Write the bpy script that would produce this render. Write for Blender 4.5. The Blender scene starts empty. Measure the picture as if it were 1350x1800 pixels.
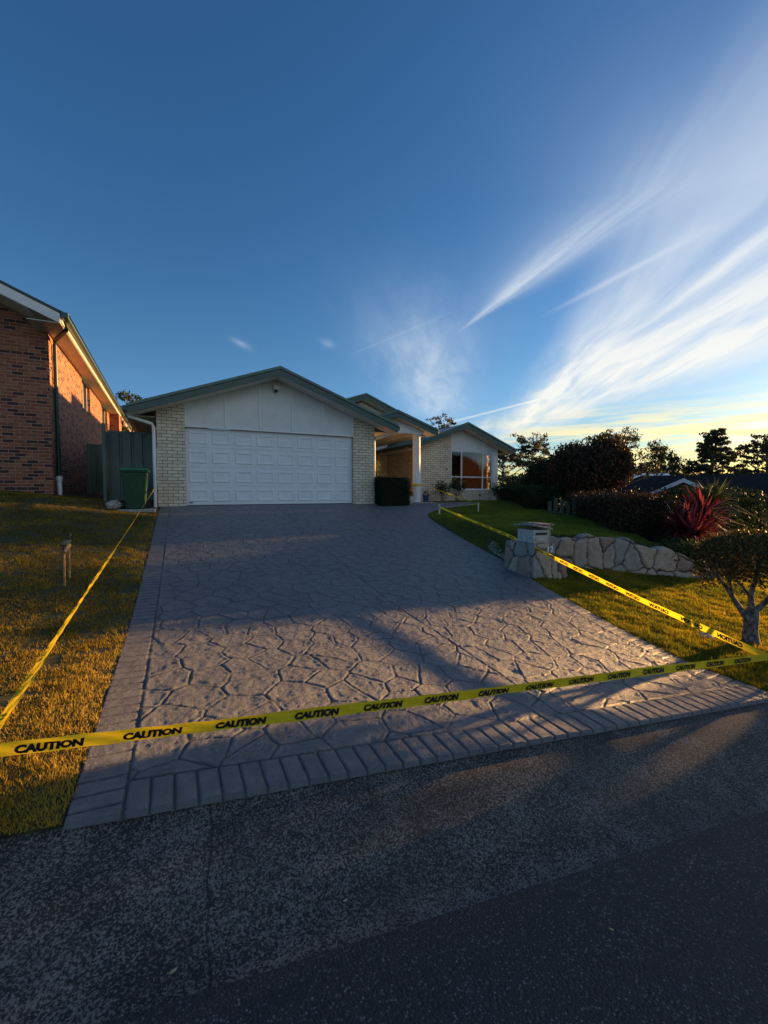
import bpy, math, random
import numpy as np
from mathutils import Vector, Matrix
random.seed(7); RNG = np.random.default_rng(11)
S = bpy.context.scene
C = S.collection
R = math.radians
# ------------------------------------------------------------------ camera
cam = bpy.data.objects.new('camera', bpy.data.cameras.new('camera')); C.objects.link(cam)
cam.location = (0, 0, 1.5)
cam.rotation_euler = (R(90 - 2.637), 0, R(-26.5))
cam.data.sensor_fit = 'VERTICAL'; cam.data.sensor_height = 36.0
cam.data.lens = 760 / 1800 * 36.0
cam.data.clip_end = 3000; cam.data.clip_start = 0.05
S.camera = cam
S.view_settings.view_transform = 'Standard'; S.view_settings.look = 'None'
S.view_settings.exposure = 1.66; S.view_settings.gamma = 1.0
SUN_AZ, SUN_EL = R(86.0), R(6.3)          # azimuth clockwise from +Y

# ------------------------------------------------------------------ node expression helper
class X:
    def __init__(s, nt, sock): s.nt, s.s = nt, sock
    def _m(s, op, *o, clamp=False):
        n = s.nt.nodes.new('ShaderNodeMath'); n.operation = op; n.use_clamp = clamp
        for i, v in enumerate((s,) + o):
            if isinstance(v, X): s.nt.links.new(v.s, n.inputs[i])
            else: n.inputs[i].default_value = v
        return X(s.nt, n.outputs[0])
    def __add__(s, o): return s._m('ADD', o)
    def __radd__(s, o): return s._m('ADD', o)
    def __sub__(s, o): return s._m('SUBTRACT', o)
    def __rsub__(s, o): return (s * -1.0) + o
    def __mul__(s, o): return s._m('MULTIPLY', o)
    def __rmul__(s, o): return s._m('MULTIPLY', o)
    def __truediv__(s, o): return s._m('DIVIDE', o)
    def mx(s, o): return s._m('MAXIMUM', o)
    def mn(s, o): return s._m('MINIMUM', o)
    def pw(s, o): return s._m('POWER', o)
    def ab(s): return s._m('ABSOLUTE')
    def cl(s): return s._m('ADD', 0.0, clamp=True)
    def ss(s, a, b):
        n = s.nt.nodes.new('ShaderNodeMapRange'); n.interpolation_type = 'SMOOTHSTEP'
        s.nt.links.new(s.s, n.inputs[0])
        for i, v in ((1, a), (2, b)): n.inputs[i].default_value = v
        if a > b:
            n.inputs[1].default_value = b; n.inputs[2].default_value = a
            n.inputs[3].default_value = 1; n.inputs[4].default_value = 0
        return X(s.nt, n.outputs[0])
    def gauss(s, w):
        if isinstance(w, X): t = s / w
        else: t = s * (1.0 / w)
        return (t * t * -1.0)._m('EXPONENT')
def comb(nt, x, y, z=0.0):
    n = nt.nodes.new('ShaderNodeCombineXYZ')
    for i, v in enumerate((x, y, z)):
        if isinstance(v, X): nt.links.new(v.s, n.inputs[i])
        else: n.inputs[i].default_value = v
    return n.outputs[0]
def sep(nt, sock):
    n = nt.nodes.new('ShaderNodeSeparateXYZ'); nt.links.new(sock, n.inputs[0])
    return [X(nt, o) for o in n.outputs]
def noise(nt, vec, scale, detail=4, rough=.55, dist=0.0, color=False):
    n = nt.nodes.new('ShaderNodeTexNoise')
    if vec is not None: nt.links.new(vec, n.inputs['Vector'])
    n.inputs['Scale'].default_value = scale; n.inputs['Detail'].default_value = detail
    n.inputs['Roughness'].default_value = rough; n.inputs['Distortion'].default_value = dist
    return n.outputs['Color'] if color else X(nt, n.outputs['Fac'])
def mixc(nt, fac, a, b, mode='MIX'):
    n = nt.nodes.new('ShaderNodeMix'); n.data_type = 'RGBA'; n.blend_type = mode
    for i, v in ((0, fac), (6, a), (7, b)):
        if isinstance(v, X): nt.links.new(v.s, n.inputs[i])
        elif isinstance(v, bpy.types.NodeSocket): nt.links.new(v, n.inputs[i])
        elif i == 0: n.inputs[i].default_value = v
        else: n.inputs[i].default_value = (*v, 1)
    return n.outputs[2]

# ------------------------------------------------------------------ sky
W = bpy.data.worlds.new('World'); S.world = W; W.use_nodes = True
nt = W.node_tree; nt.nodes.clear()
sky = nt.nodes.new('ShaderNodeTexSky'); sky.sky_type = 'NISHITA'; sky.sun_disc = False
sky.sun_elevation = SUN_EL; sky.sun_rotation = SUN_AZ
sky.air_density = 1.0; sky.dust_density = 0.5; sky.ozone_density = 2.0; sky.altitude = 50
tc = nt.nodes.new('ShaderNodeTexCoord')
dx, dy, dz = sep(nt, tc.outputs['Generated'])
zc = dz.mx(0.035)
Px, Py = dx / zc, dy / zc
saz = R(35.6)
a = Px * math.sin(saz) + Py * math.cos(saz)          # along the cirrus streaks
q = Px * math.cos(saz) - Py * math.sin(saz)          # across them
wob = noise(nt, comb(nt, a * .6, q * .9, 3.0), 1.0, 3, .5) - .5
fib = noise(nt, comb(nt, a * .22, q * 2.2 + wob * .35, 0.0), 2.2, 7, .62, .35)
fib2 = noise(nt, comb(nt, a * .55, q * 7.5 + wob * 1.4, 5.0), 2.0, 6, .62, .3)
big = noise(nt, comb(nt, a * .35, q * .7, 9.0), 1.3, 3, .5)
qw = q + wob * .16
up = a > 0 if False else a.ss(.2, .7)
band = qw.ss(.52, 1.02) * (qw + (a - 2.8) * .27).ss(3.1, 1.75)
core = (qw + (a - 2.8).mx(0.0) * .22).ss(1.05, 1.35) * (qw + (a - 2.8) * .27).ss(2.3, 1.7)
soft = noise(nt, comb(nt, a * .30, q * 1.5 + wob * .5, 7.0), 1.6, 5, .5, .5)
dens = band * (soft.ss(.30, .66) * .60 + fib.ss(.42, .70) * .26 * a.ss(1.4, 2.6) + fib2.ss(.48, .75) * .14 * a.ss(2.0, 3.4) + .26) + core * soft.ss(.15, .75) * (fib.ss(.22, .72) * .36 + .16)
c1 = q - (.62 - (a - 1.6).mx(0.0) * .50) + wob * .05
w1 = (2.72 - a).mx(0.0) * .10 + .012
fs = noise(nt, comb(nt, a * 1.1, c1 * 9.0, 4.0), 2.2, 6, .6, .25)
f1 = c1.gauss(w1) * a.ss(2.85, 2.5) * a.ss(1.0, 2.3) * (fs.ss(.25, .75) * .40 + .16)
f1b = (c1 + .02).gauss(w1 * 2.2) * a.ss(2.6, 2.1) * a.ss(.6, 1.9) * .24
c2 = q - (1.02 - (a - 1.75) * .60) + wob * .04
f2 = c2.gauss(.030) * a.ss(2.7, 2.3) * a.ss(1.8, 2.15) * .22
wispn = noise(nt, comb(nt, a * .8, q * 3.2, 2.0), 1.6, 6, .6, .6)
ws = (q + .22).gauss(.34) * a.ss(7.0, 4.6) * a.ss(1.6, 3.6) * (wispn.ss(.15, .85) * .65 + .15) * .75
f5 = (q - .17 - (6.0 - a) * .69).gauss(.05) * a.ss(7.2, 6.0) * a.ss(4.6, 5.1) * .5
f6 = (q + .55 - (2.95 - a) * 1.15).gauss(.02) * a.ss(3.2, 2.98) * a.ss(2.4, 2.65) * .06
t1 = ((q + 1.42).gauss(.035) * (a - 2.78).gauss(.10) + (q + .86).gauss(.05) * (a - 2.86).gauss(.08)) * wispn.ss(.3, .6) * .25
# low stratus near the sunset horizon
azx = dx * math.sin(R(84)) + dy * math.cos(R(84))
strat = noise(nt, comb(nt, dx * 3.5, dy * 3.5, dz * 46), 1.5, 5, .6, .4)
low = strat.ss(.40, .62) * dz.ss(.20, .10) * dz.ss(-.01, .02) * azx.ss(.62, .86)
hs = nt.nodes.new('ShaderNodeHueSaturation'); nt.links.new(sky.outputs[0], hs.inputs['Color'])
hs.inputs['Saturation'].default_value = 1.22; hs.inputs['Hue'].default_value = .5
side = azx.ss(.35, .95)
cloudc = mixc(nt, side * dz.ss(.55, .06), (4.3, 4.8, 5.4), (6.5, 6.2, 5.4))
tot = (dens + f1 + f1b + f2 + ws + f5 + f6 + t1).mn(.94).mx(0.0) * dz.ss(.0, .05) * dz.ss(1.0, .45)._m('MULTIPLY', 1.0)
skc = mixc(nt, 1.0, hs.outputs[0], (.80, .98, 1.26), 'MULTIPLY')
skl = mixc(nt, 1.0, hs.outputs[0], (.80, .90, 1.05), 'MULTIPLY')
skf = mixc(nt, 1.0, hs.outputs[0], (.62, .92, 1.75), 'MULTIPLY')
skl = mixc(nt, azx.ss(.90, .45), skl, skf)
skc = mixc(nt, dz.ss(.0, .28), skl, skc)
c = mixc(nt, tot, skc, cloudc)
c = mixc(nt, low * .75, c, (8.2, 6.3, 2.5))
bg = nt.nodes.new('ShaderNodeBackground'); nt.links.new(c, bg.inputs[0]); bg.inputs[1].default_value = .054
wo = nt.nodes.new('ShaderNodeOutputWorld'); nt.links.new(bg.outputs[0], wo.inputs[0])

# ------------------------------------------------------------------ sun
sl = bpy.data.lights.new('sun', 'SUN'); sl.energy = 5.0; sl.angle = R(.8); sl.color = (1.0, .55, .20)
so = bpy.data.objects.new('sun', sl); C.objects.link(so)
sd = Vector((math.sin(SUN_AZ) * math.cos(SUN_EL), math.cos(SUN_AZ) * math.cos(SUN_EL), math.sin(SUN_EL)))
so.rotation_euler = sd.to_track_quat('Z', 'Y').to_euler(); so.location = (30, 3, 20)

# ================================================================== materials
def mat(name):
    m = bpy.data.materials.new(name); m.use_nodes = True
    nt = m.node_tree; b = nt.nodes['Principled BSDF']
    return m, nt, b
def setc(nt, b, v, inp='Base Color'):
    if isinstance(v, (tuple, list)): b.inputs[inp].default_value = (*v, 1)
    else: nt.links.new(v, b.inputs[inp])
def bump(nt, b, h, strength=.5, dist=.01):
    n = nt.nodes.new('ShaderNodeBump'); n.inputs['Strength'].default_value = strength
    n.inputs['Distance'].default_value = dist
    nt.links.new(h.s if isinstance(h, X) else h, n.inputs['Height']); nt.links.new(n.outputs[0], b.inputs['Normal'])
def coord(nt, kind='Object'):
    if kind == 'World':
        n = nt.nodes.new('ShaderNodeNewGeometry'); return n.outputs['Position']
    n = nt.nodes.new('ShaderNodeTexCoord'); return n.outputs[kind]
def plain(name, col, rough=.6, var=.12, scale=6, bmp=.0, metal=0, bscale=60, spec=.4):
    m, nt, b = mat(name); v = coord(nt, 'World')
    n = noise(nt, v, scale, 5, .6)
    dark = tuple(max(0, c * (1 - var * 1.6)) for c in col); lite = tuple(min(1, c * (1 + var)) for c in col)
    setc(nt, b, mixc(nt, n.ss(.3, .7), dark, lite))
    b.inputs['Roughness'].default_value = rough; b.inputs['Metallic'].default_value = metal
    b.inputs['Specular IOR Level'].default_value = spec
    if bmp: bump(nt, b, noise(nt, v, bscale, 4, .6), bmp, .01)
    return m
def brick(name, c1, c2, mortar, bw, bh, ms, dark_frac=None, bmp=.6, rough=.85, squash=0):
    m, nt, b = mat(name)
    g = nt.nodes.new('ShaderNodeNewGeometry')
    px, py, pz = sep(nt, g.outputs['Position']); nx, ny, nz = sep(nt, g.outputs['True Normal'])
    u = px * ny.ab().ss(.4, .6) + py * nx.ab().ss(.4, .6)
    v = comb(nt, u, pz, 0.0)
    t = nt.nodes.new('ShaderNodeTexBrick'); nt.links.new(v, t.inputs['Vector'])
    t.inputs['Scale'].default_value = 1; t.inputs['Brick Width'].default_value = bw
    t.inputs['Row Height'].default_value = bh; t.inputs['Mortar Size'].default_value = ms
    t.inputs['Mortar Smooth'].default_value = .15
    t.inputs['Color1'].default_value = (0, 0, 0, 1); t.inputs['Color2'].default_value = (1, 1, 1, 1)
    t.inputs['Mortar'].default_value = (0, 0, 0, 1)
    rnd = X(nt, t.outputs['Color'])
    n1 = noise(nt, g.outputs['Position'], 9, 6, .65); n2 = noise(nt, g.outputs['Position'], 90, 4, .7)
    base = mixc(nt, rnd.ss(.1, .9), c1, c2)
    if dark_frac: base = mixc(nt, rnd.ss(dark_frac[0], dark_frac[0] + .04), base, dark_frac[1])
    base = mixc(nt, n1.ss(.35, .75) * .35, base, tuple(x * .55 for x in c1))
    base = mixc(nt, n2.ss(.5, .75) * .3, base, tuple(x * .7 for x in c2))
    mo = X(nt, t.outputs['Fac'])
    col = mixc(nt, mo, base, mixc(nt, n1.ss(.3, .7), mortar, tuple(x * .7 for x in mortar)))
    setc(nt, b, col); b.inputs['Roughness'].default_value = rough
    bump(nt, b, (1.0 - mo) * .8 + n2 * .35 + n1 * .2, bmp, .008)
    return m
M = {}
M['cream_brick'] = brick('cream_brick', (.64, .54, .40), (.77, .68, .52), (.12, .105, .09), .24, .086, .0065)
M['red_brick'] = brick('red_brick', (.25, .072, .034), (.37, .145, .062), (.38, .26, .18), .24, .086, .008, (.72, (.045, .018, .018)))
M['door'] = plain('door_enamel', (.72, .75, .77), .42, .03, 3)
M['white'] = plain('white_paint', (.74, .74, .72), .5, .04, 4, .05)
M['cream'] = plain('cream_paint', (.66, .64, .58), .55, .05, 3, .05)
M['soffit'] = plain('soffit_sheet', (.70, .66, .56), .6, .05, 3)
M['sheet'] = plain('gable_sheet', (.66, .68, .66), .55, .04, 2.5, .08, bscale=30)
M['green_fascia'] = plain('green_fascia', (.048, .092, .078), .35, .08, 5)
M['green_cap'] = plain('green_cap', (.08, .15, .125), .32, .08, 5)
M['green_roof'] = plain('green_roof_metal', (.05, .095, .08), .4, .1, 3)
M['dark_green'] = plain('dark_green_gutter', (.012, .035, .028), .35, .1, 5)
M['fence_green'] = plain('steel_fence_green', (.065, .11, .095), .4, .1, 2.5)
M['bin_green'] = plain('bin_plastic_green', (.013, .058, .027), .45, .12, 12, .1)
M['lid_green'] = plain('lid_plastic_green', (.018, .16, .085), .42, .1, 12, .1)
M['black'] = plain('black_plastic', (.02, .02, .02), .6, .1, 12)
M['stone_slab'] = plain('concrete_slab', (.36, .34, .31), .9, .2, 8, .4)
M['white_pvc'] = plain('white_pvc', (.78, .78, .76), .35, .04, 8)
M['copper'] = plain('copper_pipe', (.36, .22, .12), .45, .3, 30, .1, .75)
M['brass'] = plain('brass_meter', (.38, .30, .17), .4, .3, 30, .1, .8)
M['bark'] = plain('bark', (.20, .16, .12), .9, .45, 22, .8, 0, 45)
M['grey_bark'] = plain('grey_bark', (.17, .155, .135), .92, .55, 26, .9, 0, 60)
M['dark_tile'] = plain('dark_roof_tile', (.022, .021, .022), .95, .25, 5, .4, 0, 12, .1)
M['pale_metal'] = plain('pale_roof_metal', (.62, .64, .68), .3, .05, 3)
M['stake_wood'] = plain('stake_timber', (.62, .58, .50), .8, .25, 30, .3)
M['fence_wood'] = plain('fence_timber', (.10, .085, .05), .85, .35, 14, .4)
M['curtain'] = plain('curtain_fabric', (.62, .27, .09), .9, .12, 9)
m, nt, b = mat('curtain_cloth'); setc(nt, b, (.80, .42, .18)); b.inputs['Roughness'].default_value = .9  # orange of the cloth stands in for sunlight on the blinds
tl = nt.nodes.new('ShaderNodeBsdfTranslucent'); tl.inputs[0].default_value = (.85, .45, .18, 1); mx = nt.nodes.new('ShaderNodeMixShader'); mx.inputs[0].default_value = .5
nt.links.new(b.outputs[0], mx.inputs[1]); nt.links.new(tl.outputs[0], mx.inputs[2]); nt.links.new(mx.outputs[0], nt.nodes['Material Output'].inputs[0]); M['curtain'] = m
M['interior'] = plain('interior_plaster', (.10, .085, .07), .9, .1, 2)
M['slate'] = plain('slate_cap', (.36, .30, .26), .8, .35, 14, .6, 0, 40)
M['letterbox'] = plain('letterbox_render', (.50, .47, .42), .8, .15, 14, .5)
M['digit'] = plain('white_number', (.8, .8, .8), .4, .02, 3)
M['pot_white'] = plain('white_glazed_pot', (.55, .54, .52), .3, .1, 12)
M['pot_blue'] = plain('blue_glazed_pot', (.02, .05, .16), .25, .1, 12)
M['petal'] = plain('white_petal', (.75, .74, .68), .6, .05, 30)
M['litter'] = plain('dry_leaf', (.45, .33, .18), .8, .2, 30)
M['pebble'] = plain('white_pebble', (.62, .60, .56), .7, .2, 20)
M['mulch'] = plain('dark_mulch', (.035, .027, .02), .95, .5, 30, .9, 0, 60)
M['window_alu'] = plain('window_frame_white', (.72, .72, .70), .4, .03, 4)
M['text'] = plain('black_print', (.012, .011, .01), .5, .02, 3)
# glass
m, nt, b = mat('window_glass')
nt.nodes.remove(b); tr = nt.nodes.new('ShaderNodeBsdfTransparent'); gl = nt.nodes.new('ShaderNodeBsdfGlossy')
tr.inputs[0].default_value = (.88, .88, .86, 1); gl.inputs['Roughness'].default_value = .02
fr = nt.nodes.new('ShaderNodeFresnel'); fr.inputs[0].default_value = 1.5
mx = nt.nodes.new('ShaderNodeMixShader'); nt.links.new(fr.outputs[0], mx.inputs[0]); nt.links.new(tr.outputs[0], mx.inputs[1]); nt.links.new(gl.outputs[0], mx.inputs[2])
nt.links.new(mx.outputs[0], nt.nodes['Material Output'].inputs[0]); M['glass'] = m
m, nt, b = mat('dark_window_glass'); setc(nt, b, (.02, .022, .025)); b.inputs['Roughness'].default_value = .05; M['dark_glass'] = m
# tape: thin yellow film, light shines through it
m, nt, b = mat('caution_tape_film')
v = coord(nt, 'World'); n = noise(nt, v, 14, 4, .6)
setc(nt, b, mixc(nt, n.ss(.3, .7), (.80, .58, .010), (.88, .70, .03))); b.inputs['Roughness'].default_value = .28
tl = nt.nodes.new('ShaderNodeBsdfTranslucent'); tl.inputs[0].default_value = (.95, .72, .03, 1)
mx = nt.nodes.new('ShaderNodeMixShader'); mx.inputs[0].default_value = .42
nt.links.new(b.outputs[0], mx.inputs[1]); nt.links.new(tl.outputs[0], mx.inputs[2])
nt.links.new(mx.outputs[0], nt.nodes['Material Output'].inputs[0])
bump(nt, b, noise(nt, v, 26, 4, .6, .8), .55, .012); M['tape'] = m
# leaves: colour taken from a per-leaf attribute
def leafmat(name, stops, trans=.3, rough=.6):
    m, nt, b = mat(name)
    at = nt.nodes.new('ShaderNodeAttribute'); at.attribute_name = 'rnd'
    cr = nt.nodes.new('ShaderNodeValToRGB'); nt.links.new(at.outputs['Fac'], cr.inputs[0])
    el = cr.color_ramp.elements
    while len(el) < len(stops): el.new(.5)
    for e, (p, c) in zip(el, stops): e.position = p; e.color = (*c, 1)
    nt.links.new(cr.outputs[0], b.inputs['Base Color']); b.inputs['Roughness'].default_value = rough
    b.inputs['Specular IOR Level'].default_value = .25
    tl = nt.nodes.new('ShaderNodeBsdfTranslucent'); nt.links.new(cr.outputs[0], tl.inputs[0])
    mx = nt.nodes.new('ShaderNodeMixShader'); mx.inputs[0].default_value = trans
    nt.links.new(b.outputs[0], mx.inputs[1]); nt.links.new(tl.outputs[0], mx.inputs[2])
    nt.links.new(mx.outputs[0], nt.nodes['Material Output'].inputs[0])
    return m
M['grass'] = leafmat('grass_blades', [(0, (.05, .075, .012)), (.35, (.17, .18, .012)), (.7, (.40, .28, .015)), (1, (.56, .37, .05))], .5)
M['dry_grass'] = leafmat('dry_grass_blades', [(0, (.06, .065, .012)), (.3, (.20, .15, .012)), (.65, (.40, .26, .016)), (1, (.50, .35, .06))], .5)
M['green_grass'] = leafmat('green_grass_blades', [(0, (.08, .12, .014)), (.5, (.19, .24, .03)), (.85, (.34, .36, .03)), (1, (.46, .42, .08))], .5)
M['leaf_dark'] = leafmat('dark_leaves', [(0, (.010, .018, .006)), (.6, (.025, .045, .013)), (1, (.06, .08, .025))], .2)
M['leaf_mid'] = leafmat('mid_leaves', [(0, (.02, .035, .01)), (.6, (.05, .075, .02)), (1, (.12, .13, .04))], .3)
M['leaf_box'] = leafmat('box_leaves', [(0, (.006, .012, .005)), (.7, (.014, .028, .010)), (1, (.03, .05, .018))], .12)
M['leaf_topiary'] = leafmat('topiary_leaves', [(0, (.035, .03, .012)), (.5, (.09, .075, .02)), (1, (.20, .13, .04))], .3)
M['leaf_red'] = leafmat('red_leaves', [(0, (.03, .008, .01)), (.5, (.19, .03, .035)), (1, (.36, .07, .08))], .3)
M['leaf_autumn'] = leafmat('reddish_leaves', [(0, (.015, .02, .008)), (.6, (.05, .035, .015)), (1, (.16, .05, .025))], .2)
M['leaf_sunlit'] = leafmat('sunlit_leaves', [(0, (.08, .10, .02)), (.6, (.20, .20, .04)), (1, (.38, .33, .10))], .35)  # yellow of low sun put into the leaf colour
M['leaf_gum'] = leafmat('gum_leaves', [(0, (.022, .03, .016)), (.6, (.05, .06, .028)), (1, (.10, .10, .05))], .25)

# ================================================================== mesh helpers
def tag(o, label=None, cat=None, group=None, kind=None):
    if label: o['label'] = label
    if cat: o['category'] = cat
    if group: o['group'] = group
    if kind: o['kind'] = kind
    return o
def link(name, me, material, parent=None):
    o = bpy.data.objects.new(name, me); C.objects.link(o)
    if material is not None: me.materials.append(material)
    if parent is not None: o.parent = parent; o.matrix_parent_inverse = parent.matrix_basis.inverted()
    return o
def thing(name, label, cat, loc, group=None, rz=0):
    o = bpy.data.objects.new(name, None); C.objects.link(o); o.location = loc; o.rotation_euler = (0, 0, rz)
    o.empty_display_size = .1
    return tag(o, label, cat, group)
def npmesh(name, V, F, rnd=None, smooth=False, attr='rnd'):
    """V (n,3); F (m,k) uniform faces"""
    V = np.asarray(V, np.float32); F = np.asarray(F, np.int32)
    me = bpy.data.meshes.new(name); k = F.shape[1]
    me.vertices.add(len(V)); me.vertices.foreach_set('co', V.ravel())
    me.loops.add(F.size); me.loops.foreach_set('vertex_index', F.ravel())
    me.polygons.add(len(F)); me.polygons.foreach_set('loop_start', np.arange(0, F.size, k, dtype=np.int32))
    me.polygons.foreach_set('loop_total', np.full(len(F), k, np.int32))
    if smooth: me.polygons.foreach_set('use_smooth', np.ones(len(F), bool))
    me.update(calc_edges=True)
    if rnd is not None:
        a_ = me.attributes.new(attr, 'FLOAT', 'POINT'); a_.data.foreach_set('value', np.asarray(rnd, np.float32).ravel())
    return me
class MB:
    def __init__(s): s.v = []; s.f = []; s.sm = []
    def add(s, vs, fs, smooth=False):
        n = len(s.v); s.v += [tuple(map(float, p)) for p in vs]; s.f += [[i + n for i in f] for f in fs]; s.sm += [smooth] * len(fs); return s
    def box(s, x0, x1, y0, y1, z0, z1):
        return s.add([(x0, y0, z0), (x1, y0, z0), (x1, y1, z0), (x0, y1, z0), (x0, y0, z1), (x1, y0, z1), (x1, y1, z1), (x0, y1, z1)],
                     [(0, 3, 2, 1), (4, 5, 6, 7), (0, 1, 5, 4), (1, 2, 6, 5), (2, 3, 7, 6), (3, 0, 4, 7)])
    def prism_y(s, poly, y0, y1):          # poly of (x,z), extruded along y
        n = len(poly); A_ = sum(poly[i][0] * poly[(i + 1) % n][1] - poly[(i + 1) % n][0] * poly[i][1] for i in range(n))
        if A_ < 0: poly = poly[::-1]
        vs = [(x, y0, z) for x, z in poly] + [(x, y1, z) for x, z in poly]
        return s.add(vs, [list(range(n)), list(range(2 * n - 1, n - 1, -1))] + [(i + n, (i + 1) % n + n, (i + 1) % n, i) for i in range(n)])
    def prism_z(s, poly, z0, z1):
        n = len(poly); A_ = sum(poly[i][0] * poly[(i + 1) % n][1] - poly[(i + 1) % n][0] * poly[i][1] for i in range(n))
        if A_ < 0: poly = poly[::-1]
        vs = [(x, y, z0) for x, y in poly] + [(x, y, z1) for x, y in poly]
        return s.add(vs, [list(range(n - 1, -1, -1)), list(range(n, 2 * n))] + [(i, (i + 1) % n, (i + 1) % n + n, i + n) for i in range(n)])
    def tube(s, pts, rad, n=10, cap=True):
        pts = [Vector(p) for p in pts]
        if not hasattr(rad, '__len__'): rad = [rad] * len(pts)
        vs = []; up = Vector((0, 0, 1))
        for i, p in enumerate(pts):
            d = (pts[min(i + 1, len(pts) - 1)] - pts[max(i - 1, 0)]).normalized()
            ref = Vector((0, 0, 1)) if abs(d.z) < .95 else Vector((1, 0, 0))
            e1 = d.cross(ref).normalized(); e2 = d.cross(e1).normalized()
            for k in range(n):
                t = 2 * math.pi * k / n; vs.append(p + (e1 * math.cos(t) + e2 * math.sin(t)) * rad[i])
        fs = [(i * n + k, (i + 1) * n + k, (i + 1) * n + (k + 1) % n, i * n + (k + 1) % n) for i in range(len(pts) - 1) for k in range(n)]
        if cap: fs += [list(range(n)), list(range(len(pts) * n - 1, (len(pts) - 1) * n - 1, -1))]
        return s.add(vs, fs, True)
    def lathe(s, prof, c, n=24):
        vs = [(c[0] + r * math.cos(2 * math.pi * k / n), c[1] + r * math.sin(2 * math.pi * k / n), c[2] + z) for r, z in prof for k in range(n)]
        fs = [(i * n + k, i * n + (k + 1) % n, (i + 1) * n + (k + 1) % n, (i + 1) * n + k) for i in range(len(prof) - 1) for k in range(n)]
        fs += [list(range(n - 1, -1, -1)), list(range((len(prof) - 1) * n, len(prof) * n))]
        return s.add(vs, fs, True)
    def build(s, name, material, parent=None, bevel=0):
        me = bpy.data.meshes.new(name); me.from_pydata(s.v, [], s.f); me.update()
        me.polygons.foreach_set('use_smooth', s.sm)
        if any(s.sm):
            try: me.set_sharp_from_angle(angle=R(40))
            except Exception: pass
        o = link(name, me, material, parent)
        if bevel:
            bm = o.modifiers.new('bevel', 'BEVEL'); bm.width = bevel; bm.segments = 2; bm.limit_method = 'ANGLE'; bm.angle_limit = R(35)
        return o
# ================================================================== the terrain
PY = [1.0, 2.3, 3.46, 5.04, 6.27, 8, 10, 12.63, 14, 30]; PZ = [-.05, 0, .06, .135, .27, .5, .78, 1.12, 1.14, 1.2]
def sstep(x, a_, b_):
    t = np.clip((x - a_) / (b_ - a_), 0, 1); return t * t * (3 - 2 * t)
def Pf(y): return np.interp(y, PY, PZ)
def Zd(x, y):
    fade = np.clip((12.6 - y) / 10.3, 0, 1)
    return Pf(y) - .044 * (x + .45) * fade
def ykerb(x): return 2.32 - .119 * (x + .45)
RX = [(1.6, 4.62), (2.10, 4.63), (2.42, 4.64), (2.73, 4.70), (3.44, 4.88), (4.44, 5.25), (5.54, 5.60), (6.58, 5.90), (7.6, 6.05), (8.59, 6.22), (10.08, 6.55), (10.6, 6.72), (10.97, 6.98), (11.3, 7.35), (11.6, 7.85), (11.9, 8.6), (12.17, 9.6), (12.4, 9.9), (12.7, 10.0), (13.0, 10.0), (15, 10)]
def xR(y): return np.interp(y, [p[0] for p in RX], [p[1] for p in RX])
def xL(y): return np.interp(y, [2.2, 12.7], [-.46, -.20])
UP = np.array([(6.9, 10.9), (6.6, 9.9), (6.45, 8.6), (6.35, 7.2), (6.50, 6.75), (6.75, 6.38), (7.1, 6.15), (7.65, 5.92), (8.4, 5.58), (9.05, 5.30), (9.5, 5.7), (10.3, 6.5), (10.9, 7.8), (12.1, 10.5), (13.2, 14.5), (13.2, 30), (-1, 30), (-1, 12.9), (7, 12.9)])
def voro(x, y, size, jit, seed, ax=1.0):
    """returns F1, F2, id, and edge distance for a jittered-grid voronoi"""
    r = np.random.default_rng(seed); n = 64; jx = r.random((n, n)); jy = r.random((n, n)); jr = r.random((n, n))
    u = x / (size * ax); v_ = y / size; iu = np.floor(u).astype(int); iv = np.floor(v_).astype(int)
    best = np.full(x.shape, 1e9); bx = np.zeros(x.shape); by = np.zeros(x.shape); bid = np.zeros(x.shape); loc = []
    for di in (-2, -1, 0, 1, 2):
        for dj in (-2, -1, 0, 1, 2):
            a_ = (iu + di) % n; b_ = (iv + dj) % n
            cx = (iu + di + .5 + (jx[a_, b_] - .5) * jit) * size * ax; cy = (iv + dj + .5 + (jy[a_, b_] - .5) * jit) * size
            d = np.hypot(cx - x, cy - y); loc.append((cx, cy)); k = d < best
            best = np.where(k, d, best); bx = np.where(k, cx, bx); by = np.where(k, cy, by); bid = np.where(k, jr[a_, b_], bid)
    edge = np.full(x.shape, 1e9)
    for cx, cy in loc:
        ex, ey = cx - bx, cy - by; L = np.hypot(ex, ey)
        d = np.where(L > 1e-6, ((bx + cx) / 2 - x) * ex / (L + 1e-9) + ((by + cy) / 2 - y) * ey / (L + 1e-9), 1e9); edge = np.minimum(edge, d)
    return best, edge, bid
def vnoise(x, y, s, seed):
    r = np.random.default_rng(seed); t = r.random((256, 256)); u = x / s; v_ = y / s
    i = np.floor(u).astype(int); j = np.floor(v_).astype(int); fu = u - i; fv = v_ - j; fu = fu * fu * (3 - 2 * fu); fv = fv * fv * (3 - 2 * fv)
    g = lambda a_, b_: t[a_ % 256, b_ % 256]
    return (g(i, j) * (1 - fu) + g(i + 1, j) * fu) * (1 - fv) + (g(i, j + 1) * (1 - fu) + g(i + 1, j + 1) * fu) * fv
def fbm(x, y, s, seed, o=4):
    return sum(vnoise(x, y, s / 2 ** k, seed + k) / 2 ** k for k in range(o)) / sum(1 / 2 ** k for k in range(o))
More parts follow.
